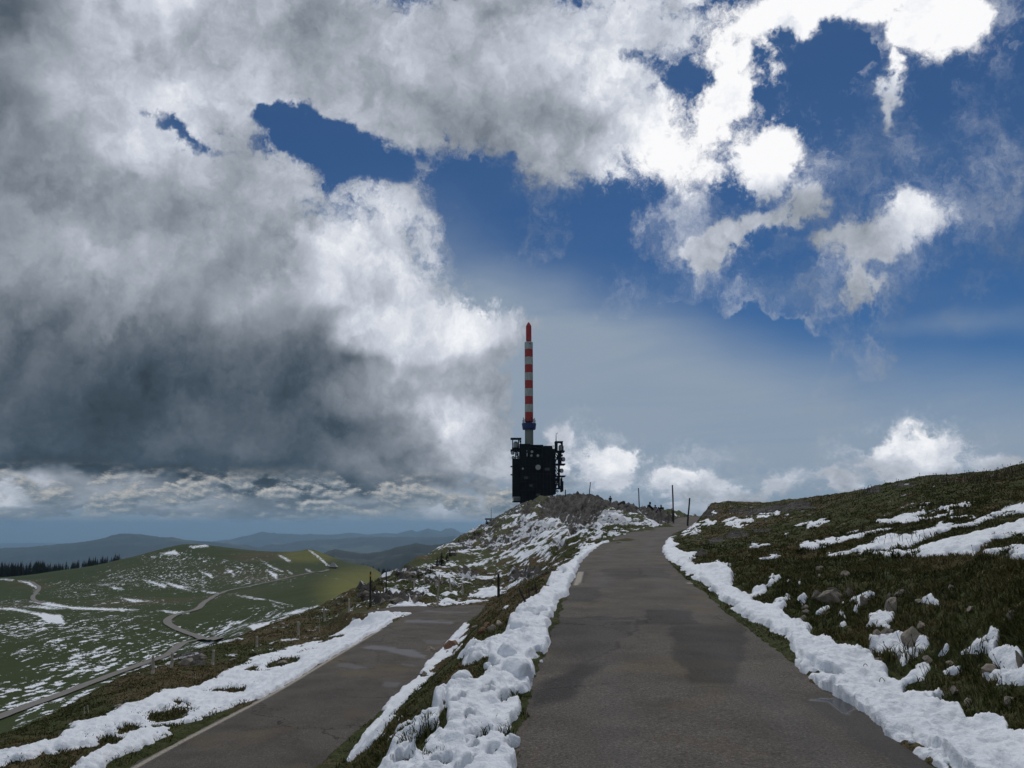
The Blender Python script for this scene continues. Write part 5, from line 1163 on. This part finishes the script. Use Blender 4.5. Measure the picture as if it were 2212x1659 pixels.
# ================================================================== trees and shrubs
def leafmat(name, a, c, sc=3):
    m, b, bs, Pp = mat(name); nz = b.noise(Pp, sc, 4, .7)
    oi = b.node('ShaderNodeObjectInfo')
    col = b.mix(b.mapr(nz, .3, .7), (*a, 1), (*c, 1)); col = b.mix(b.m('MULTIPLY', oi.outputs['Random'], .5), col, b.mix(1, col, (.55, .6, .6, 1), 'MULTIPLY'))
    b.put(bs.inputs['Base Color'], col); bs.inputs['Roughness'].default_value = .9; bs.inputs['Specular IOR Level'].default_value = .15; return m
M_needle = leafmat('spruce_needles', (.012, .018, .010), (.030, .040, .020), 1.2)
M_twig = leafmat('bare_twigs', (.055, .042, .030), (.11, .085, .06), 2)
M_bark = simple('bark', (.05, .038, .028), (.03, .022, .017), 8, .9)
def spruce(seed, h=1.0, spread=.2, whorls=17):
    r = random.Random(seed); bm = bmesh.new()
    for i in range(whorls):
        t = i/(whorls-1); z = h*(.10+.86*t); L_ = spread*h*(1-t)**.8*r.uniform(.75, 1.15)+.012*h
        n_ = 11 if t < .7 else 6; off = r.uniform(0, 6)
        for k in range(n_):
            if r.random() < .12: continue
            a = off+2*math.pi*k/n_+r.uniform(-.25, .25); l = L_*r.uniform(.65, 1.15); dr = h*r.uniform(.015, .05)
            d = Vector((math.cos(a), math.sin(a), 0)); s_ = Vector((-d.y, d.x, 0))
            c0 = Vector((0, 0, z+.01*h)); tip = d*l+Vector((0, 0, z-dr))
            for q in range(4):
                f0 = .15+.22*q; base_ = c0.lerp(tip, f0); w_ = l*(.34-.05*q)*r.uniform(.8, 1.2)
                a1 = base_+s_*w_*.5-Vector((0, 0, h*.012)); a2 = base_-s_*w_*.5-Vector((0, 0, h*.012)); a3 = base_+d*l*.36-Vector((0, 0, h*.016*r.uniform(.3, 1.5)))
                bm.faces.new([bm.verts.new(p) for p in (a1, a3, a2)])
                a4 = base_+d*l*.1-Vector((0, 0, h*.045*r.uniform(.6, 1.3)))
                bm.faces.new([bm.verts.new(p) for p in (a1+Vector((0, 0, .01*h)), a2+Vector((0, 0, .01*h)), a4)])
    me = bpy.data.meshes.new('crown'); bm.to_mesh(me); bm.free(); me.materials.append(M_needle)
    bm = bmesh.new(); bm_tube(bm, (0, 0, -.03*h), (0, 0, h), .018*h, .003*h, 6); mt = bpy.data.meshes.new('trunk'); bm.to_mesh(mt); bm.free(); mt.materials.append(M_bark)
    return me, mt
SP = [spruce(40+k, 1.0, (.25, .29, .22, .31)[k % 4]) for k in range(5)]
def tree(loc, h, kind, label, group, cat='spruce', wide=1.0):
    t = empty('spruce_tree', loc, random.uniform(0, 6)); t.scale = (h*wide, h*wide, h); tag(t, label, cat, group)
    for nm, me in zip(('crown', 'trunk'), SP[kind]):
        o = bpy.data.objects.new(nm, me); COL.objects.link(o); o.parent = t
# dark spruce forest behind the left hill; lone and grouped ones told by where they stand
r = random.Random(5)
GT = 'spruces of the wood beyond the green hill'
for i in range(240):
    u_ = r.random()
    px = r.uniform(-12, 58) if i < 170 else r.uniform(55, 125)
    toppy = np.interp(px, [-10, 20, 40, 55, 62, 75, 100, 120], [563, 563, 561, 565, 563, 560, 557, 554])+r.uniform(-2.2, 4.0)
    Y = r.uniform(860, 1010) if i < 170 else r.uniform(900, 980)
    hpx = r.uniform(18, 24) if i < 170 else r.uniform(12, 16)
    top = P(px, toppy, Y); h = hpx*Y/FPX
    tree((top.x, Y, top.z-h), h, r.randrange(5), 'dark spruce of the dense wood behind the green hill, far left', GT)
for i in range(46):
    px = r.uniform(352, 420); toppy = np.interp(px, [350, 360, 372, 385, 400, 420], [566, 563, 565, 568, 572, 566])+r.uniform(-1.5, 4)
    Y = r.uniform(820, 980); h = r.uniform(9, 14)*Y/FPX; top = P(px, toppy, Y)
    tree((top.x, Y, top.z-h), h, r.randrange(5), 'dark spruce in the gap between the pasture hill and the ridge', 'spruces in the gap behind the pasture')
for px, py, hp, lab, Y in [(441, 566, 17, 'tallest dark spruce on the left ridge flank', None), (436.5, 567, 13, 'spruce just left of the tallest one on the flank', None), (446.5, 562, 12, 'spruce just right of the tallest one on the flank', None), (432, 570, 9, 'low spruce at the left foot of the clump on the flank', None), (425, 571, 8, 'round-topped small spruce left of the clump', None), (458.5, 544, 7, 'tiny lone spruce on the ridge skyline', None),
                      (486.5, 526, 8, 'small conifer on the skyline left of the hut', None), (483, 528, 5, 'low conifer bush beside the small skyline conifer', None), (388.5, 574, 8, 'small spruce at the bottom of the left ridge line', None), (357, 598, 9, 'dark spruce bush at the end of the fence', None), (350, 602, 6, 'low dark bush beside the last fence post', None), (449.5, 557, 8, 'upper spruce of the clump on the flank', None)]:
    f = hit(px, py); tree((f.x, f.y+.5, f.z-.3), hp*f.y/FPX*1.05, r.randrange(5), lab, 'conifers on the left ridge flank', wide=1.35)
# bare brown shrubs
def shrub(px, py, w, h, lab):
    f = hit(px, py); sc = f.y/FPX; rr = random.Random(int(px*3)); root = empty('bare_shrub', (f.x, f.y+.3, f.z-.1)); tag(root, lab, 'shrub', 'bare shrubs on the ridge flank')
    bt = bmesh.new(); bs_ = bmesh.new()
    for k in range(46):
        a = rr.uniform(0, 6.28); ln = h*sc*rr.uniform(.55, 1.05); lean = rr.uniform(0, .55)*w/h
        p0 = Vector((rr.uniform(-.3, .3)*w*sc, rr.uniform(-.3, .3)*w*sc*.5, 0)); p1 = p0+Vector((math.cos(a)*lean*ln, math.sin(a)*lean*ln*.6, ln))
        bm_tube(bs_, p0, p1, .022*sc*4, .006*sc*4, 4, False)
        for q in range(7):
            c = p0.lerp(p1, rr.uniform(.35, 1)); d = Vector((rr.uniform(-1, 1), rr.uniform(-1, 1), rr.uniform(.1, 1))).normalized()*ln*.2
            s_ = Vector((rr.uniform(-1, 1), rr.uniform(-1, 1), rr.uniform(-1, 1))).normalized()*sc*.13
            bt.faces.new([bt.verts.new(v) for v in (c-s_, c+s_, c+d)])
    link('stems', bs_, M_bark, root); link('twigs', bt, M_twig, root)
for a in [(420, 578, 14, 9, 'wide brown shrub under the small spruces'), (429, 575, 10, 9, 'brown shrub left of the spruce clump'), (452, 556, 11, 7, 'shrub on the skyline right of the spruce clump'), (470, 541, 14, 7, 'long bushy shrub on the skyline halfway to the hut'), (476, 536, 10, 6, 'shrub at the upper end of the bushy skyline row'), (462, 546, 9, 5, 'small shrub beside the lone tiny spruce'), (399, 577, 12, 7, 'tan shrub on the lower left ridge line'), (379, 586, 12, 8, 'grey bare shrub above the left marker poles'),
          (371, 592, 9, 7, 'bare shrub behind the yellow banded pole'), (361, 600, 10, 8, 'dark bare shrub beside the hairpin end'), (343, 604, 11, 8, 'brown shrub among the last fence posts'), (534, 591, 8, 8, 'small dark shrub at the rim of the snow bank'), (335, 608, 9, 6, 'low scrub between two fence posts')]: shrub(*a)

# ================================================================== grass
def blade_mesh(name, base, hgt, wid, lean, mcol, kindseed=0, segs=1):
    """base (n,3), arrays of height, width, lean angle; curved two-part blades"""
    n_ = len(base); rg_ = np.random.default_rng(kindseed)
    az_ = rg_.random(n_)*2*np.pi; fx = rg_.random(n_)*2*np.pi
    d = np.stack([np.cos(az_), np.sin(az_), 0*az_], 1); sdir = np.stack([np.cos(fx), np.sin(fx), 0*fx], 1)
    up = np.array([0, 0, 1.0])
    mid = base+up*(hgt*.6)[:, None]+d*(hgt*lean*.35)[:, None]
    tip = base+up*(hgt*(1-.3*lean))[:, None]+d*(hgt*lean)[:, None]
    a = base-sdir*(wid*.5)[:, None]; b_ = base+sdir*(wid*.5)[:, None]
    m1 = mid-sdir*(wid*.38)[:, None]; m2 = mid+sdir*(wid*.38)[:, None]
    co = np.stack([a, b_, m2, m1, tip], 1).reshape(-1, 3)
    i0_ = np.arange(n_)*5
    loops = np.stack([i0_, i0_+1, i0_+2, i0_+3, i0_+3, i0_+2, i0_+4], 1).ravel()
    starts = np.stack([np.arange(n_)*7, np.arange(n_)*7+4], 1).ravel()
    me = bpy.data.meshes.new(name); me.vertices.add(len(co)); me.vertices.foreach_set('co', co.astype(np.float32).ravel())
    me.loops.add(len(loops)); me.loops.foreach_set('vertex_index', loops.astype(np.int32))
    me.polygons.add(len(starts)); me.polygons.foreach_set('loop_start', starts.astype(np.int32))
    at = me.attributes.new('tint', 'FLOAT', 'POINT'); at.data.foreach_set('value', np.repeat(mcol, 5).astype(np.float32))
    me.update(calc_edges=True); return me
M_grass, b, bs, Pp = mat('grass_blades')
tn = b.attr('tint')
b.put(bs.inputs['Base Color'], b.ramp(tn, [(0, (.024, .036, .008)), (.28, (.062, .070, .017)), (.52, (.12, .095, .034)), (.8, (.19, .14, .06)), (1, (.40, .32, .18))]))
bs.inputs['Roughness'].default_value = .8; bs.inputs['Specular IOR Level'].default_value = .2
Zfinal = np.where((snow > 0), np.maximum(Z, Zsn), Z)
# area-weighted sampling of grid cells
dU = np.gradient(us)[None]*Yg; dY = np.gradient(ys)[:, None]+0*Yg
area = dU*dY
vis = (PX > -40) & (PX < 1064) & (PY < 800)
dens = np.where(vis & (Yg < 62), 1.0, 0)*(on_road < .25)*(snow < .05)
dens = dens*np.clip(9/Yg, .06, 2.0)**1.5
dens *= .35+sstep(-.3, .5, fbm(Xg*2.0, Yg*2.0, 3))*1.3
dens *= (1-.9*sstep(.4, .6, rocky))*(1-.92*(snowF > 0))
dens *= np.where(Xg > 2.5, 1.3, .9)
pw = (dens*area).ravel(); pw /= pw.sum()
NB_ = 330000
cells = rng.choice(len(pw), NB_, p=pw)
ri, ci = cells//len(us), cells % len(us)
ju, jv = rng.random(NB_)-.5, rng.random(NB_)-.5
gy = ys[ri]+dY[ri, ci]*jv; gx = (us[ci]+np.gradient(us)[ci]*ju)*gy
gz = zat(gx, gy)
keepb = np.ones(NB_, bool)
bank_t = sstep(3.3, 4.3, gx)*(1-sstep(18, 40, gy))
hg = sstep(-.1, .9, np.minimum(dm[ri, ci]-MAIN_HW, dl[ri, ci]-LOW_HW)*1.0)*.65+.35
hg = hg*(.03+.035*rng.random(NB_)+bank_t*(.02+.05*rng.random(NB_))*(.6+.8*sstep(-.2, .6, fbm(gx*1.9+40, gy*1.9, 2))))*(.8+.4*rng.random(NB_))
wd = .004+.0011*gy*(.6+.6*rng.random(NB_)); ln_ = .25+.8*rng.random(NB_)
patch = .5+.5*fbm(gx*.5, gy*.5, 3)+.25*fbm(gx*3, gy*3, 2)
tint = np.clip(0.36*patch+.05+.44*rng.random(NB_)**2+.18*(brown[ri, ci]-.4), 0, 1)
me = blade_mesh('grass', np.stack([gx, gy, gz-.01], 1), hg, wd, ln_, tint, 3)
me.materials.append(M_grass); go = bpy.data.objects.new('grass', me); COL.objects.link(go)
tag(go, 'short wind-flattened alpine grass covering the banks', 'grass', None, 'stuff')
# tufts: at snow edges and as tussocks on the right bank
tb, th, tw, tl_, tt = [], [], [], [], []
def tuft(x, y, n_, rad, h, tone):
    ang = rng.random(n_)*6.283; rr_ = rad*np.sqrt(rng.random(n_)); X_ = x+np.cos(ang)*rr_; Y_ = y+np.sin(ang)*rr_
    tb.append(np.stack([X_, Y_, zat(X_, Y_)-.01], 1)); th.append(h*(.55+.6*rng.random(n_))); tw.append(.004+.0009*y*(.7+.6*rng.random(n_))); tl_.append(.15+.75*rng.random(n_)); tt.append(np.clip(tone+.25*rng.standard_normal(n_), 0, 1))
for px, py, n_, rad, h, tone in [(419, 737, 240, .20, .15, .12), (480, 736, 260, .28, .11, .12), (441, 754, 200, .20, .12, .15), (506, 698, 120, .16, .10, .15), (458, 701, 120, .2, .09, .3), (490, 757, 70, .1, .08, .15), (470, 729, 60, .1, .09, .2), (385, 744, 120, .25, .08, .3), (397, 726, 90, .2, .07, .35), (375, 703, 80, .25, .08, .4), (373, 722, 90, .3, .07, .35), (283, 661, 90, .5, .12, .3), (306, 653, 90, .3, .12, .2), (258, 655, 60, .35, .1, .25), (229, 690, 160, .7, .12, .2), (169, 713, 240, .7, .12, .2), (129, 728, 200, .6, .11, .25), (108, 738, 160, .45, .1, .25), (113, 743, 60, .2, .1, .2), (180, 702, 90, .6, .1, .3), (200, 678, 60, .5, .1, .3), (118, 757, 90, .3, .09, .3), (515, 756, 60, .1, .06, .3), (521, 714, 60, .1, .06, .35)]:
    f = hit(px, py); tuft(f.x, f.y, n_, rad, h, tone)
mC = (right > .5) & (Yg > 4.8) & (Yg < 30) & (PX < 1060) & (snow < -.1) & (dm > MAIN_HW+.6)
pc = (area*mC*np.clip(10/Yg, .3, 2)**1.2).ravel(); pc /= pc.sum()
for c in rng.choice(len(pc), 220, p=pc):
    i, j = c//len(us), c % len(us); x_, y_ = float(Xg[i, j]), float(Yg[i, j])
    tuft(x_, y_, int(46*min(1.4, max(.5, 9/y_))), .07+.08*rng.random(), .07+.09*rng.random(), .25+.35*rng.random())
# edge tufts where the right snow meets the bank
edge = (np.abs(snow+.25) < .35) & (Yg < 40) & (PX > 720) & (on_road < .1) & (dm > MAIN_HW+.9)
pc = (area*edge).ravel(); pc /= pc.sum()
for c in rng.choice(len(pc), 210, p=pc):
    i, j = c//len(us), c % len(us); y_ = float(Yg[i, j]); tuft(float(Xg[i, j]), y_, int(90*min(1, 11/y_)), .10+.12*rng.random(), .10+.12*rng.random(), .22)
edge = (np.abs(snow+.1) < .4) & (Yg < 26) & (PX < 420) & (on_road < .1)
pc = (area*edge).ravel(); pc /= pc.sum()
for c in rng.choice(len(pc), 260, p=pc):
    i, j = c//len(us), c % len(us); tuft(float(Xg[i, j]), float(Yg[i, j]), 16, .16, .09, .2)
me = blade_mesh('grass_tussocks', np.concatenate(tb), np.concatenate(th), np.concatenate(tw), np.concatenate(tl_), np.concatenate(tt), 9)
me.materials.append(M_grass); go = bpy.data.objects.new('grass_tussocks', me); COL.objects.link(go)
tag(go, 'longer tufts of grass standing out of the snow and on the right bank', 'grass', None, 'stuff')
# thin stalks with seed heads against the sky
M_stalk = simple('dry_stalk', (.05, .04, .022), (.03, .024, .014), 10, .9)
bm = bmesh.new()
def stalk(x, y, h, lean, a):
    z = float(zat(x, y)); w_ = .0018+.00022*y; tipp = Vector((x+math.cos(a)*lean*h, y+math.sin(a)*lean*h, z+h))
    bm_tube(bm, (x, y, z-.02), tipp, w_, w_*.6, 3, False)
    dd = (tipp-Vector((x, y, z))).normalized(); bm_tube(bm, tipp, tipp+dd*h*.10, w_*2.2, w_*.6, 4)
for i in range(330):
    px = r.choice([r.uniform(915, 1030), r.uniform(985, 1030), r.uniform(810, 880), r.uniform(930, 985), r.uniform(700, 1024)])
    sky_py = np.interp(px, [697, 705, 757, 786, 822, 849, 861, 886, 911, 957, 992, 1024], [512, 506, 508, 505, 502, 500, 494, 487, 483, 481, 478, 471])
    f = hit(px, sky_py+r.uniform(-1, 4.5), ymax=90)
    if f.y > 85: continue
    stalk(f.x, f.y, r.uniform(.12, .42), r.uniform(0, .4), r.uniform(0, 6.28))
for i in range(46):
    f = hit(r.uniform(860, 925), r.uniform(528, 549)); stalk(f.x, f.y, r.uniform(.15, .3), r.uniform(0, .5), r.uniform(0, 6.28))
for i in range(120):
    f = hit(r.uniform(780, 1020), r.uniform(555, 700))
    if f.x > 4.2: stalk(f.x, f.y, r.uniform(.12, .28), r.uniform(.1, .9), r.uniform(0, 6.28))
o = link('dry_grass_stalks', bm, M_stalk); tag(o, 'thin dry grass stalks with seed heads along the right skyline', 'grass', None, 'stuff')

# hooked flower stalks bent over the snow
def hooked(px0, py0, pxt, pyt, pxh, pyh, lab):
    f = hit(px0, py0); Y = f.y-.02; f.z = float(P(px0, py0, f.y).z); t = P(pxt, pyt, Y); h = P(pxh, pyh, Y)
    root = empty('bent_flower_stalk', f); tag(root, lab, 'dried flower', 'bent flower stalks in the right snow')
    pts = []
    mid = (f*.5+t*.5); 
    for k in range(13):
        s_ = k/12
        if s_ < .6: q = s_/.6; p = f*(1-q)**2+(Vector((f.x*.35+t.x*.65, f.y, t.z+.0)))*2*q*(1-q)+t*q*q
        else: q = (s_-.6)/.4; c_ = Vector((h.x, Y, t.z)); p = t*(1-q)**2+c_*2*q*(1-q)+h*q*q
        pts.append(p-f)
    pts[0].z -= .08
    bm = bmesh.new(); sc = f.y/FPX
    for p, q in zip(pts[:-1], pts[1:]): bm_tube(bm, p, q, .34*sc, .30*sc, 6, True)
    link('stem', bm, M_stalk, root)
    bm = bmesh.new(); d = (pts[-1]-pts[-2]).normalized(); bm_tube(bm, pts[-1]-d*sc*.4, pts[-1]+d*sc*1.6, .55*sc, .85*sc, 8); bm_tube(bm, pts[-1]+d*sc*1.6, pts[-1]+d*sc*2.3, .85*sc, .2*sc, 8)
    link('flower_head', bm, M_stalk, root)
q_ = lambda x, y: zz2(x, y)
for a, t, h, lab in [((990, 692), (930, 616), (916, 668), 'tall arching flower stalk, right one of the upper pair'), ((920, 708), (888, 643), (877, 690), 'flower stalk, left one of the upper pair'), ((968, 700), (935, 684), (922, 712), 'lowest small arch between the upper pair of stalks'), ((1132, 832), (1062, 728), (1046, 782), 'single tall hooked stalk in the middle of the ditch'), ((968, 794), (925, 783), (914, 838), 'stalk hanging over the asphalt edge'), ((1936, 1266), (1795, 1220), (1790, 1282), 'big hooked stalk nearest the bottom right corner'), ((1990, 415), (1900, 425), (1877, 475), 'thin bent stalk on the upper snow patch at the right')]:
    hooked(*q_(*a), *q_(*t), *q_(*h), lab)

# ================================================================== far country
M_far, b, bs, Pp = mat('far_forest_and_meadow')
f1 = b.noise(Pp, .0011, 6, .62); f2 = b.noise(Pp, .006, 6, .7)
cf = b.mix(b.mapr(f2, .35, .7), (.005, .010, .006, 1), (.018, .026, .012, 1))
cf = b.mix(b.mapr(f1, .57, .64, 0, .7), cf, (.09, .10, .04, 1))
cf = b.mix(b.mapr(b.noise(Pp, .003, 7, .75), .70, .74, 0, .75), cf, (.5, .52, .55, 1))
b.put(bs.inputs['Base Color'], cf); bs.inputs['Roughness'].default_value = .95
def ridge(name, pts, Y, foot, thick, amp, rough):
    pxs = np.array([p[0] for p in pts], float); pys = np.array([p[1] for p in pts], float)
    nx, ny = 500, 60
    xs = np.linspace(pxs[0], pxs[-1], nx); py_ = np.interp(xs, pxs, pys)
    ab = np.array([ray(a, c) for a, c in zip(xs, py_)])
    t = np.linspace(-1, 1, ny)[:, None]                     # -1 front foot .. 0 crest .. 1 back foot
    Yr = Y+t*thick+0*ab[None, :, 0]; Xr = ab[None, :, 0]*Yr
    crest_z = ab[None, :, 1]*Y
    env = 1-np.abs(t)**1.15
    nse = fbm(Xr/rough, Yr/rough, 5, .55, True)*amp
    Zr = foot+(crest_z-foot)*env+nse*(np.abs(t)**.5)*env*2.2+fbm(Xr/(rough*.12), Yr/(rough*.12), 3)*amp*.05
    o = grid_mesh(name, Xr, Yr, Zr); o['kind'] = 'structure'; o.data.materials.append(M_far); return o
ridge('farthest_hills', [(-140, 549), (-60, 547), (0, 545.5), (30, 544), (60, 544.5), (100, 542.5), (150, 543.5), (200, 545), (240, 547), (300, 547), (420, 548)], 42000, -1090, 6000, 90, 5200)
ridge('left_mountain', [(-200, 556), (-60, 551), (0, 550), (60, 548), (90, 543), (112, 539), (135, 536.5), (150, 538), (175, 539), (185, 541), (210, 542), (240, 546), (300, 556), (360, 566)], 13500, -1090, 4200, 150, 2600)
ridge('blue_mountain_range', [(180, 550), (215, 545), (240, 539), (258, 534.5), (275, 534), (300, 536), (310, 534.5), (330, 535), (350, 532.5), (368, 534), (385, 532.5), (397, 533.5), (408, 529.5), (412, 529), (417, 531.5), (428, 527.5), (433, 529), (440, 531), (446, 528.5), (455, 531), (460, 535), (475, 537), (520, 541), (700, 545)], 27000, -1090, 6000, 220, 4200)
ridge('middle_hills', [(230, 554), (255, 548), (270, 543.5), (282, 543), (300, 540.5), (318, 538), (350, 537.5), (380, 537), (420, 537.5), (450, 538.5), (480, 542), (520, 548), (640, 552)], 17500, -1090, 4200, 170, 2500)
ridge('near_dark_hills', [(290, 566), (318, 556), (335, 550.5), (348, 551.5), (368, 553), (380, 551), (395, 546.5), (405, 545), (420, 544), (432, 545), (445, 542.5), (458, 541.5), (470, 544), (500, 552), (560, 566)], 5600, -700, 2300, 95, 900)
# the plain under everything, out to the horizon
n_ = 80; ang = np.linspace(0, 2*np.pi, 97); rad_ = np.r_[0, np.geomspace(300, 56000, n_)]
A_, R_ = np.meshgrid(ang, rad_); Xp, Yp = np.cos(A_)*R_, np.sin(A_)*R_
pl = grid_mesh('ground', Xp, Yp, -1100+0*Xp); pl['kind'] = 'structure'; pl.data.materials.append(M_far)

# ================================================================== haze
bm = bmesh.new(); bm_box(bm, -56500, 56500, -56500, 56500, -1101, 140)
m = bpy.data.materials.new('thin_blue_air'); m.use_nodes = True; nt = m.node_tree; nt.nodes.clear()
vp = nt.nodes.new('ShaderNodeVolumePrincipled'); vo = nt.nodes.new('ShaderNodeOutputMaterial'); nt.links.new(vp.outputs[0], vo.inputs['Volume'])
vp.inputs['Color'].default_value = (.47, .74, 1.0, 1); vp.inputs['Density'].default_value = 3.7e-5; vp.inputs['Anisotropy'].default_value = .35
hz = link('haze', bm, m); hz['kind'] = 'stuff'
